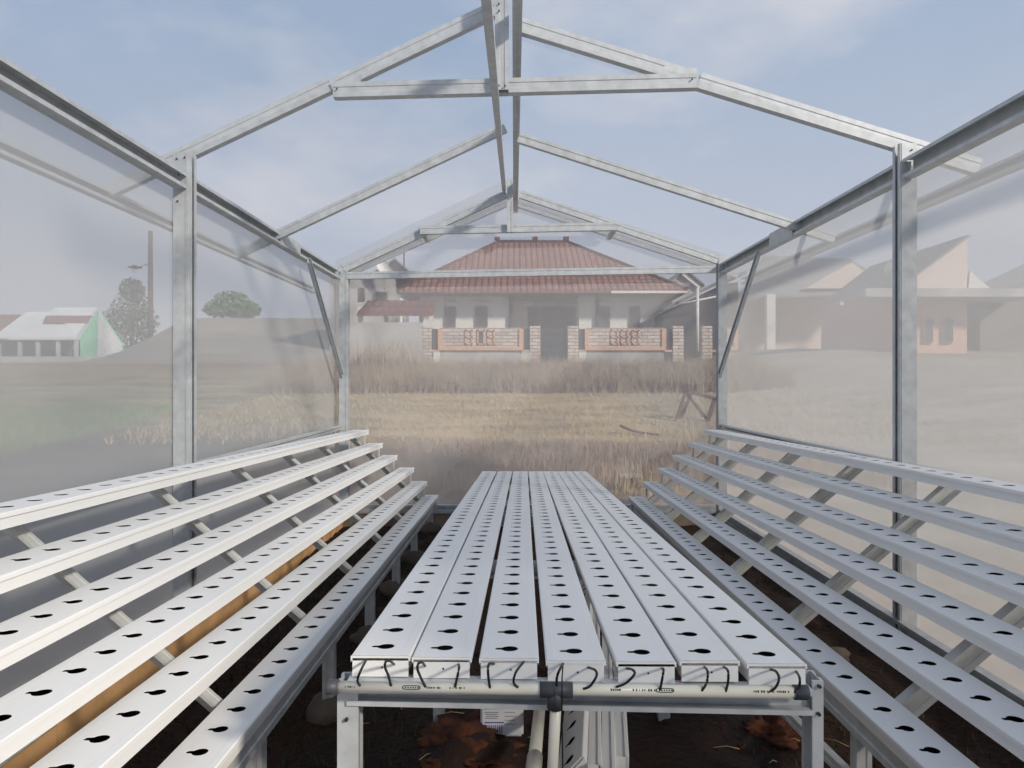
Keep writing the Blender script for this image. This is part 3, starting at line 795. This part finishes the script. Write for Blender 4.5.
# ------------------------------------------------------------------ grass outside
def P1(r):
    x, y = r.uniform(-3.2, 3.6), 6.2+abs(r.gauss(0, 1))*1.4
    return x, y, gz(x, y)-.02
tag(blades('brown_grass', 15000, lambda r: ((lambda x, y: (x, y, gz(x, y)-.02))(r.uniform(-3.0, 3.4), r.uniform(6.3, 8.3))), .17, .009, M['brownglass'], .35, 11),
    'tall brown dry grass just outside the far net wall', 'dry grass', None, 'stuff')
tag(blades('straw_grass', 14000, lambda r: ((lambda x, y: (x, y, gz(x, y)-.02))(r.uniform(-5, 6), r.uniform(8.6, 15.4))), .10, .012, M['straw'], .7, 12),
    'flattened straw coloured grass across the middle of the field', 'dry grass', None, 'stuff')
tag(blades('straw_tufts', 900, lambda r: ((lambda x, y: (x, y, gz(x, y)-.02))(r.choice((-.75, -.5, 1.1, .2))+r.gauss(0, .18), r.uniform(6.0, 6.6))), .22, .007, M['straw'], .4, 13),
    'pale straw tufts at the foot of the far net wall', 'dry grass', None, 'stuff')
tag(blades('dry_brush', 32000, lambda r: ((lambda x, y: (x, y, gz(x, y)-.03))(r.uniform(-5.4, 6.0), r.uniform(15.5, 19.2))), .54, .012, M['brush'], .5, 14),
    'band of waist-high dry brush in front of the brick fence', 'dry brush', None, 'stuff')
tag(blades('reed_clump', 420, lambda r: ((lambda x, y: (x, y, gz(x, y)))(-3.3+r.gauss(0, .5), 18.6+r.gauss(0, .3))), .95, .022, M['brush'], .3, 15),
    'taller feathery dry reeds in front of the grey yard wall', 'reeds', None, 'stuff')
tag(blades('green_weeds', 6000, lambda r: ((lambda x, y: (x, y, gz(x, y)-.02))(-5.4-abs(r.gauss(0, 3.0)), r.uniform(5.5, 13))), .17, .016, M['greenleaf'], .6, 16),
    'patchy green weeds outside the left net wall', 'weeds', None, 'stuff')
# wooden trestle, fallen branch, plank
tr = thing('wooden_trestle', 'broken wooden trestle standing in the straw grass beyond the right rack', 'trestle', W(695, 422, 11))
def stick(name, p, q_, t=.05, yo=0):
    a, c = W(p[0], p[1], 11)+V((0, yo, 0)), W(q_[0], q_[1], 11)+V((0, yo, 0))
    d = (c-a).normalized(); n = V((0, 1, 0)).cross(d)
    obj(name, MB().sweep([(-t/2, -t/2), (t/2, -t/2), (t/2, t/2), (-t/2, t/2)], a, c, (0, 1, 0), n), M['wood'], tr)
stick('top_bar', (684, 390), (717, 399.5)); stick('leg', (686, 391), (676, 422)); stick('leg', (715, 398), (707, 424)); stick('leg', (696, 394), (684, 422), .045, .3)
stick('diagonal_bar', (687, 393), (710, 422), .04, .06); stick('foot_bar', (674, 424), (694, 425), .07)
tag(obj('fallen_branch', MB().tube(catmull([W(620, 425.5, 9.6), W(632, 430.5, 9.5), W(645, 433, 9.5), W(661, 434.5, 9.4)]), .022, 6, .01), M['bark']), 'thin dark branch lying across the straw grass', 'branch')
pz = gz(1.0, 6.5)
tag(obj('plank', MB().box((1.03, 6.55, pz+.06), (.19, .09, .03)), M['paper']), 'small pale plank on the ground behind the table end', 'plank')

# ------------------------------------------------------------------ the tiled house straight ahead
HY = 26.0
house = thing('tiled_house', 'cream house with a red hipped tile roof behind the brick fence', 'house', (1.0, HY, 1.6))
def wx(u, Y=HY): return (u-514)*Y/F
def wz(v, Y=HY): return HC-(v-381)*Y/F
b = MB()                                     # walls: two wings and a set-back porch wall
b.bx(wx(420), wx(509), HY, HY+6, 1.5, 4.55); b.bx(wx(579), wx(661.5), HY, HY+6, 1.5, 4.55); b.bx(wx(509)+.02, wx(579)-.02, HY+1.5, HY+6, 1.5, 4.55)
obj('wall', b, M['white'], house)
ey, ry = 25.0, 29.5
ez = wz(289.5, ey); rz_ = wz(242, ry)
e0, e1, r0, r1 = wx(399, ey), wx(687, ey), wx(498, ry), wx(567, ry)
by = ry+4.5
b = MB(); t = .12
A_, B_, C_, D_ = V((e0, ey, ez)), V((e1, ey, ez)), V((e1, by, ez)), V((e0, by, ez)); R0, R1 = V((r0, ry, rz_)), V((r1, ry, rz_))
for f in ([A_, B_, R1, R0], [B_, C_, R1], [C_, D_, R0, R1], [D_, A_, R0]): b.face(f)
b.face([A_-V((0, 0, t)), B_-V((0, 0, t)), C_-V((0, 0, t)), D_-V((0, 0, t))])
for p, q_ in ((A_, B_), (B_, C_), (C_, D_), (D_, A_)): b.face([p, q_, q_-V((0, 0, t)), p-V((0, 0, t))])
bmesh.ops.remove_doubles(b.bm, verts=b.bm.verts[:], dist=1e-4)
roof = obj('roof', b, M['tile'], house)
b = MB()
for p, q_ in ((R0, R1), (A_, R0), (B_, R1)): b.tube([p+V((0, 0, .03)), q_+V((0, 0, .02))], .06, 8)
obj('ridge_tiles', b, M['tiledark'], roof)
b = MB()
for u in (497, 535, 566): b.box((wx(u, ry), ry, rz_+.14), (.22, .2, .12))
obj('ridge_finials', b, M['tiledark'], roof)
obj('fascia', MB().bx(wx(611, ey), e1, ey-.06, ey, ez-.13, ez-.05), M['white'], house)
obj('fascia', MB().bx(e0, wx(611, ey)-.05, ey-.04, ey, ez-.12, ez-.07), M['door'], house)
def window(u0, u1, v0, v1, Y, par):
    x0, x1, z1, z0 = wx(u0, Y), wx(u1, Y), wz(v0, Y), wz(v1, Y)
    f = MB(); t = .07
    f.bx(x0, x1, Y-.06, Y-.005, z1-t, z1); f.bx(x0, x1, Y-.06, Y-.005, z0, z0+t); f.bx(x0, x0+t, Y-.06, Y-.005, z0+t, z1-t); f.bx(x1-t, x1, Y-.06, Y-.005, z0+t, z1-t)
    wo_ = obj('window', f, M['door'], par); obj('pane', MB().bx(x0+t, x1-t, Y-.03, Y-.005, z0+t, z1-t), M['shutter'], wo_)
for u0, u1 in ((444.3, 455.8), (475, 487.7), (599.5, 610), (629, 640)):
    window(u0, u1, 306.5, 327, HY, house)
    obj('vent', MB().bx(wx(u0-.5), wx(u1+.5), HY-.03, HY, wz(302.5), wz(299.3)), M['grey'], house)
window(528, 539, 307, 327, HY+1.5, house)
obj('door', MB().bx(wx(541, 27.5), wx(577, 27.5), 27.42, 27.5, 1.6, wz(307, 27.5)), M['door'], house)
obj('vent', MB().bx(wx(528, 27.5), wx(577, 27.5), 27.45, 27.5, wz(303.5, 27.5), wz(301, 27.5)), M['grey'], house)
obj('downpipe', MB().tube([(wx(597), HY-.1, 1.7), (wx(597), HY-.1, ez-.1)], .06, 8), M['slate'], house)
obj('downpipe', MB().tube([(wx(511), HY-.1, 1.7), (wx(511), HY-.1, ez-.1)], .07, 8), M['slate'], house)
obj('porch_post', MB().tube([(wx(401, 25.2), 25.2, 1.7), (wx(401, 25.2), 25.2, ez-.1)], .05, 8), M['white'], house)
obj('porch_step', MB().bx(wx(509), wx(579), HY-.4, HY+1.5, 1.4, 1.85), M['grey'], house)

# brick fence in front of the house
FY = 22.0
def fence(segs, label, panel, orn):
    f = thing('brick_fence', label, 'fence', (wx((panel[0]+panel[1])/2, FY), FY, 1.6))
    zt = wz(327, FY); zb_ = wz(358, FY)
    for u0, u1 in segs[0]: obj('pillar', MB().bx(wx(u0, FY), wx(u1, FY), FY-.15, FY+.15, zb_-.3, zt+.02), M['brick'], f)
    for u0, u1 in segs[1]: obj('slot_panel', MB().bx(wx(u0, FY), wx(u1, FY), FY-.05, FY+.05, wz(351, FY), wz(329, FY)), M['slate'], f)
    u0, u1 = panel
    x0, x1 = wx(u0, FY), wx(u1, FY)
    pn = obj('brick_panel', MB().bx(x0, x1, FY-.08, FY+.08, wz(349, FY), zt-.03), M['brick'], f)
    b = MB(); b.bx(x0-.05, x1+.05, FY-.14, FY+.1, wz(350.5, FY), wz(347, FY)); b.bx(x0-.06, x0+.07, FY-.13, FY+.1, wz(347, FY), zt-.06); b.bx(x1-.07, x1+.06, FY-.13, FY+.1, wz(347, FY), zt-.06)
    for s0, s1 in segs[1]: b.bx(wx(s0, FY), wx(s1, FY), FY-.12, FY+.1, wz(352, FY), wz(350, FY))
    obj('trim', b, M['orange'], f)
    obj('footing_wall', MB().bx(x0, x1, FY-.06, FY+.06, zb_-.3, wz(350.5, FY)), M['grey'], f)
    for (c, kind) in orn:
        x = wx(c, FY); zc = wz(337.5, FY); b = MB(); d = .04
        hw_, hh_ = .11, .22
        b.bx(x-hw_, x-hw_+d, FY-.12, FY-.07, zc-hh_, zc+hh_); b.bx(x+hw_-d, x+hw_, FY-.12, FY-.07, zc-hh_, zc+hh_)
        b.bx(x-hw_, x+hw_, FY-.12, FY-.07, zc+hh_-d, zc+hh_); b.bx(x-hw_, x+hw_, FY-.12, FY-.07, zc-hh_, zc-hh_+d)
        if kind == 8: b.bx(x-hw_, x+hw_, FY-.12, FY-.07, zc-d/2, zc+d/2)
        og = obj('ornament', b, M['orange'], f)
        if kind == 1: obj('slit', MB().bx(x-.05, x+.05, FY-.1, FY-.075, zc-.17, zc+.17), M['shutter'], og)
fence(([(422, 432), (530, 540)], [(432.3, 440), (522, 529.7)]), 'pale brick fence panel with orange trim left of the gate', (440.3, 521.5), [(469, 8), (481, 1), (491, 8)])
fence(([(567.5, 578), (672, 682.5)], [(578.3, 586), (664, 671.7)]), 'pale brick fence panel with orange trim right of the gate', (586.5, 663.5), [(614, 8), (624, 8), (635, 8)])
fence(([(701, 711)], [(711.3, 719)]), 'short brick fence end beside the dark timber shed', (719.5, 735), [])
gt = thing('metal_gate', 'dark metal gate between the two brick fence panels', 'gate', (wx(554, FY), FY, 1.6))
b = MB()
for k in range(9):
    x = wx(541, FY)+.02+k*(wx(566.5, FY)-wx(541, FY)-.04)/8; b.bx(x-.02, x+.02, FY-.02, FY+.02, 1.75, wz(330, FY))
obj('gate_bars', b, M['slate'], gt)
b = MB()
for v in (330, 340, 350): b.bx(wx(541, FY), wx(566.5, FY), FY-.025, FY+.025, wz(v, FY)-.03, wz(v, FY)+.03)
obj('gate_rails', b, M['slate'], gt)
obj('gate_sheet', MB().bx(wx(541, FY), wx(566.5, FY), FY+.03, FY+.04, 1.75, wz(341, FY)), M['slate'], gt)

# grey yard wall with a little tiled canopy, white house behind it
tag(obj('yard_wall', MB().bx(wx(338, 21.5), wx(422, 21.5)-.02, 21.4, 21.6, 1.2, wz(322.5, 21.5)), M['grey']), 'plain grey yard wall left of the brick fence', 'wall')
cn = thing('tiled_canopy', 'small dark red tiled canopy above the grey yard wall', 'canopy', (wx(395, 22.5), 22.5, 1.7))
zc0, zc1 = wz(316, 22.0), wz(303, 22.9)
b = MB(); b.prism([(wx(357, 22), 22.0, zc0), (wx(433, 22), 22.0, zc0), (wx(433, 22), 22.9, zc1), (wx(362, 22), 22.9, zc1)], (0, 0, .08)); obj('canopy_roof', b, M['tiledark'], cn)
for u in (360, 386, 421, 431): obj('canopy_post', MB().bx(wx(u, 22.6)-.06, wx(u, 22.6)+.06, 22.6, 22.72, 1.6, wz(306.5, 22.6)), M['white'], cn)
wh = thing('white_annex', 'pale grey two storey house behind the tiled canopy', 'house', (wx(368, 30), 30, 2))
b = MB(); b.bx(wx(330, 30), wx(395, 30), 30, 34, 1.8, wz(277, 30)); b.prism([(wx(372, 30), 30, wz(277, 30)), (wx(412, 30), 30, wz(277, 30)), (wx(396, 30), 30, wz(261.5, 30))], (0, 4, 0))
obj('wall', b, M['grey'], wh)
b = MB(); b.prism([(wx(370, 30), 29.7, wz(278, 30)), (wx(396, 30), 29.7, wz(260.5, 30)), (wx(415, 30), 29.7, wz(278, 30)), (wx(415, 30), 29.7, wz(276, 30)), (wx(396, 30), 29.7, wz(258.8, 30)), (wx(370, 30), 29.7, wz(276, 30))], (0, 4.5, 0))
obj('gable_roof', b, M['roofgrey'], wh)
window(374, 387.5, 292, 304, 30, wh); window(359, 365, 288, 301, 30, wh)
b = MB(); c = W(383, 266, 29.3)
for k in range(10):
    a0, a1 = 2*math.pi*k/10, 2*math.pi*(k+1)/10; ax_ = Matrix.Rotation(-.5, 3, 'Y')
    for (ra, rb, ya, yb) in ((.0, .25, .12, .07), (.25, .42, .07, 0)):
        def D(a, r_, y): return c+ax_ @ V((r_*.55*math.cos(a), y, r_*1.15*math.sin(a)))
        b.face([D(a0, ra, ya), D(a0, rb, yb), D(a1, rb, yb), D(a1, ra, ya)] if ra > 0 else [D(a0, ra, ya), D(a0, rb, yb), D(a1, rb, yb)])
b.tube([c+V((0, .1, 0)), c+V((0, .25, -.5)), c+V((0, .4, -.9))], .03, 6)
tag(obj('satellite_dish', b, M['zinc']), 'white satellite dish on the roof of the pale house', 'dish')
tag(obj('antenna_pole', MB().tube([W(404, 292, 24.6), W(404, 252, 24.6)], .025, 6), M['slate']), 'thin antenna pole at the left end of the tiled roof', 'pole')
# dark timber shed and lamp post right of the house
sh = thing('timber_shed', 'dark timber shed to the right of the tiled house', 'shed', (wx(715, 24), 24, 1.8))
b = MB(); b.prism([(wx(663, 24), 24, 1.5), (wx(738, 24), 24, 1.5), (wx(738, 24), 24, wz(282, 24)), (wx(724, 24), 24, wz(284, 24)), (wx(663, 24), 24, wz(312, 24))], (0, 1.4, 0)); obj('wall', b, M['darkwood'], sh)
b = MB(); b.prism([(wx(660, 24), 23.5, wz(313, 24)), (wx(725, 24), 23.5, wz(281, 24)), (wx(742, 24), 23.5, wz(276, 24)), (wx(742, 24), 23.5, wz(272.5, 24)), (wx(725, 24), 23.5, wz(277.5, 24)), (wx(660, 24), 23.5, wz(310, 24))], (0, 2, 0)); obj('shed_roof', b, M['rust'], sh)
b = MB(); b.tube([W(680, 304, 23.4), W(716, 296.5, 23.4)], .03, 6); obj('gutter', b, M['zinc'], sh)
gb = thing('small_gable', 'small white gable board with grey roof behind the right eave', 'gable', (wx(688, 33), 33, 2))
b = MB(); b.prism([(wx(672, 33), 33, 2.0), (wx(700, 33), 33, 2.0), (wx(700, 33), 33, wz(286, 33)), (wx(684, 33), 33, wz(273, 33)), (wx(672, 33), 33, wz(280, 33))], (0, 3, 0)); obj('wall', b, M['grey'], gb)
b = MB(); b.prism([(wx(681, 33), 32.8, wz(275.5, 33)), (wx(684, 33), 32.8, wz(272.5, 33)), (wx(701, 33), 32.8, wz(286.5, 33)), (wx(698, 33), 32.8, wz(289, 33))], (0, .2, 0)); obj('barge_board', b, M['zinc'], gb)
b = MB(); b.prism([(wx(668, 33), 32.7, wz(283, 33)), (wx(684, 33), 32.7, wz(271.5, 33)), (wx(703, 33), 32.7, wz(287, 33)), (wx(703, 33), 32.7, wz(285, 33)), (wx(684, 33), 32.7, wz(269, 33)), (wx(668, 33), 32.7, wz(281, 33))], (0, 3.5, 0)); obj('gable_roof', b, M['roofgrey'], gb)
tag(obj('yard_pole', MB().tube([W(697.5, 352, 23), W(697.5, 288, 23)], .05, 8), M['zinc']), 'slim pale pole in front of the dark shed', 'pole')

# ------------------------------------------------------------------ right-hand neighbours seen through the net
pk = thing('salmon_house', 'salmon house with two narrow windows seen through the right net', 'house', (wx(943, 20), 20, 2))
b = MB(); b.bx(wx(898, 20), wx(967, 20), 20, 25, 1.6, wz(292, 20)); obj('wall', b, M['pink'], pk)
b = MB(); b.prism([(wx(905, 20), 19.98, wz(296, 20)), (wx(967, 20), 19.98, wz(296, 20)), (wx(967, 20), 19.98, wz(238, 20)), (wx(918, 20), 19.98, wz(274, 20))], (0, 4, 0)); obj('gable_wall', b, M['palepink'], pk)
b = MB(); b.prism([(wx(967, 20), 19.9, wz(238, 20)), (wx(905, 20), 19.9, wz(284, 20)), (wx(905, 20), 19.9, wz(282, 20)), (wx(967, 20), 19.9, wz(235, 20))], (0, 5.5, 0)); obj('roof', b, M['roofgrey'], pk)
b = MB(); b.prism([(wx(872, 23), 22.6, wz(285, 23)), (wx(915, 23), 22.6, wz(285, 23)), (wx(964, 23), 22.6, wz(237.5, 23)), (wx(880, 23), 22.6, wz(265, 23))], (0, .2, 0)); obj('rear_roof', b, M['roofgrey'], pk)
obj('canopy', MB().bx(wx(862, 19.2), wx(1040, 19.2), 19.0, 20.4, wz(297.5, 19.2), wz(289, 19.2)), M['grey'], pk)
for u0, u1 in ((924, 931), (943, 951)):
    x0, x1 = wx(u0, 20), wx(u1, 20)
    fo = obj('window', MB().bx(x0-.03, x1+.03, 19.92, 19.98, wz(343, 20), wz(318, 20)), M['palepink'], pk)
    obj('pane', MB().bx(x0, x1, 19.89, 19.93, wz(342, 20), wz(319, 20)), M['shutter'], fo)
b = MB(); b.prism([(wx(967, 20), 19.95, wz(291, 20)), (wx(992, 20), 19.95, wz(291, 20)), (wx(969, 20), 19.95, wz(271, 20))], (0, .4, 0)); obj('side_gable', b, M['white'], pk)
gh = thing('grey_roofed_house', 'dark house with a wide grey roof at the right edge', 'house', (wx(1020, 21), 21, 2))
b = MB(); b.bx(wx(969, 21), wx(1120, 21), 20.5, 25, 1.6, wz(290, 21)); obj('wall', b, M['rust'], gh)
b = MB(); b.prism([(wx(966, 21), 20.4, wz(290.5, 21)), (wx(1150, 21), 20.4, wz(290.5, 21)), (wx(1150, 21), 23.5, wz(250, 21)), (wx(1090, 21), 23.5, wz(250, 21))], (0, 0, .08)); obj('roof', b, M['roofgrey'], gh)
vh = thing('veranda_house', 'long pale house with white veranda pillars behind the right net', 'house', (wx(810, 28), 28, 2))
b = MB(); b.bx(wx(745, 30), wx(892, 30), 30, 33, 1.6, wz(290, 30)); obj('wall', b, M['palepink'], vh)
b = MB(); b.prism([(wx(735, 28), 27.6, wz(301, 28)), (wx(895, 28), 27.6, wz(293, 28)), (wx(886, 28), 31, wz(262, 31)), (wx(790, 28), 31, wz(258, 31))], (0, 0, .12)); obj('roof', b, M['roofgrey'], vh)
b = MB(); b.prism([(wx(800, 28), 27.5, wz(290, 28)), (wx(878, 28), 27.5, wz(290, 28)), (wx(846, 28), 27.5, wz(264, 28))], (0, 2, 0)); obj('gable_wall', b, M['palepink'], vh)
for u in (765, 837, 888): obj('pillar', MB().bx(wx(u, 28)-.15, wx(u, 28)+.17, 27.35, 27.6, 1.6, wz(296, 28)), M['white'], vh)

# ------------------------------------------------------------------ left-hand neighbours seen through the net
GY = 50.0
gr = thing('green_house', 'mint green gabled house with a pale metal roof at the far left', 'house', (wx(85, GY), GY, 2.2))
b = MB(); b.prism([(wx(80, GY), GY, 1.8), (wx(122, GY), GY, 1.8), (wx(122, GY), GY, wz(345, GY)), (wx(98, GY), GY, wz(309.5, GY)), (wx(80, GY), GY, wz(338, GY))], (0, .25, 0)); obj('wall', b, M['mint'], gr)
b = MB(); b.prism([(wx(99, GY), GY-.05, wz(311, GY)), (wx(97, GY), GY-.05, 1.9), (wx(122, GY), GY-.05, 1.9), (wx(122, GY), GY-.05, wz(345, GY))], (0, .05, 0)); obj('white_gable_panel', b, M['zinc'], gr)
G2, G3 = GY+3.2, GY+2.9
b = MB(); b.prism([(wx(0, GY), GY-.6, wz(339, GY)), (wx(81, GY), GY-.6, wz(338.5, GY)), (wx(97.5, G2), G2, wz(309.5, G2)), (wx(55, G2), G2, wz(309.5, G2)), (wx(50, G3), G3, wz(314, G3)), (wx(26, G3), G3, wz(314, G3))], (0, 0, .15)); rf = obj('roof', b, M['zinc'], gr)
def rp_(u, t):      # point on the roof slope, t from eave to ridge
    y = GY-.6+3.8*t; return V((wx(u, y), y, wz(339, GY)+(wz(309.5, G2)-wz(339, GY))*t+.17))
b = MB(); b.prism([rp_(43, .42), rp_(88, .42), rp_(92, .66), rp_(46, .66)], (0, 0, .06)); obj('rusty_sheet', b, M['rustroof'], rf)
obj('front_wall', MB().bx(wx(-20, GY), wx(79.5, GY), GY+1.2, GY+1.5, 1.8, wz(339, GY)), M['rust'], gr)
for u in (1, 22, 40, 60, 78): obj('porch_post', MB().bx(wx(u, GY)-.1, wx(u, GY)+.1, GY-.3, GY-.1, 1.8, wz(340.5, GY)), M['grey'], gr)
obj('low_wall', MB().bx(wx(-10, GY), wx(147, GY), GY-1.2, GY-1.0, 1.8, wz(357, GY)), M['grey'], gr)
bh = thing('brown_roofed_house', 'house with a brown roof cut by the left picture edge', 'house', (wx(0, 58), 58, 2.4))
b = MB(); b.prism([(wx(-60, 58), 58, wz(342, 58)), (wx(3, 58), 58, wz(342, 58)), (wx(26, 58), 61, wz(313, 58)), (wx(-40, 58), 61, wz(313, 58))], (0, 0, .15)); obj('roof', b, M['rustroof'], bh)
obj('wall', MB().bx(wx(-60, 58), wx(0, 58), 58.5, 62, 1.8, wz(342, 58)), M['grey'], bh)
def tree(name, label, x, y, base, crown, blobs, n, size, seed, mt):
    t = thing(name, label, 'tree', (x, y, base)); rnd = random.Random(seed)
    b = MB(); b.tube([(x, y, base-.3), (x+.1, y, base+crown*.4), (x, y, base+crown*.85)], .16, 8, .06)
    for k in range(4):
        a = rnd.uniform(0, 6.28); b.tube([(x+.05, y, base+crown*.35), (x+math.cos(a)*.7, y+math.sin(a)*.7, base+crown*.7)], .07, 6, .03)
    obj('trunk', b, M['bark'], t)
    bm = MB()
    for _ in range(n):
        bx_, bz_, rx_, rz2 = rnd.choice(blobs)
        while True:
            p = V((rnd.uniform(-1, 1), rnd.uniform(-1, 1), rnd.uniform(-1, 1)))
            if .25 < p.length < 1: break
        c = V((x+bx_+p.x*rx_, y+p.y*rx_, base+bz_+p.z*rz2))
        d1 = V((rnd.gauss(0, 1), rnd.gauss(0, 1), rnd.gauss(0, 1))).normalized(); d2 = d1.cross(V((rnd.gauss(0, 1), rnd.gauss(0, 1), rnd.gauss(0, 1)))).normalized()
        s = size*rnd.uniform(.6, 1.3)
        bm.face([c-d1*s, c-d2*s*.5, c+d1*s, c+d2*s*.5])
    me = bpy.data.meshes.new('crown'); bm.bm.to_mesh(me); bm.bm.free()
    obj('crown', me, mt, t)
x = wx(131, 60)
tree('broadleaf_tree', 'loose grey-green tree beside the mint green house', x, 60, 2.7, 5.6, [(0, 4.6, 1.5, 1.3), (-1.1, 3.4, 1.4, 1.1), (.9, 3.3, 1.4, 1.2), (.1, 5.9, 1.0, 1.0), (.2, 2.1, 1.7, 1.0)], 3400, .15, 1, M['leaf'])
x = wx(232, 46)
tree('round_tree', 'small round green tree on the slope crest left of the far post', x, 46, gz(x, 46)-.2, 2.0, [(0, 1.2, 1.2, .75), (-.8, .8, 1.0, .5), (.8, .8, 1.0, .6)], 2400, .12, 2, M['greenleaf'])
x = wx(166, 66)
tree('far_shrub', 'dim shrub right of the loose tree behind the near post', x, 66, 2.6, 2.4, [(0, 1.4, 1.6, 1.1), (1.2, 1.2, 1.3, .9)], 1800, .13, 6, M['leaf'])
x0 = wx(150.5, 44); pz0 = gz(x0, 44)
lp = thing('street_lamp', 'tall dark street lamp pole with a small lamp beside the loose tree', 'lamp post', (x0, 44, pz0))
obj('pole', MB().tube([(x0, 44, pz0-.2), (x0, 44, HC+150*44/F)], .17, 8, .13), M['bark'], lp)
obj('lamp_arm', MB().tube([(x0, 44, HC+118*44/F), (wx(137, 44), 44, HC+113*44/F)], .025, 6), M['slate'], lp)
b = MB(); c = W(135, 269, 44)
b.tube([c+V((0, 0, .22)), c+V((0, 0, .14)), c+V((0, 0, .08))], .1, 10, .42); obj('lamp_shade', b, M['slate'], lp)
obj('bulb', MB().blob(c+V((0, 0, -.05)), (.14, .14, .16), 2, 0), M['white'], lp)
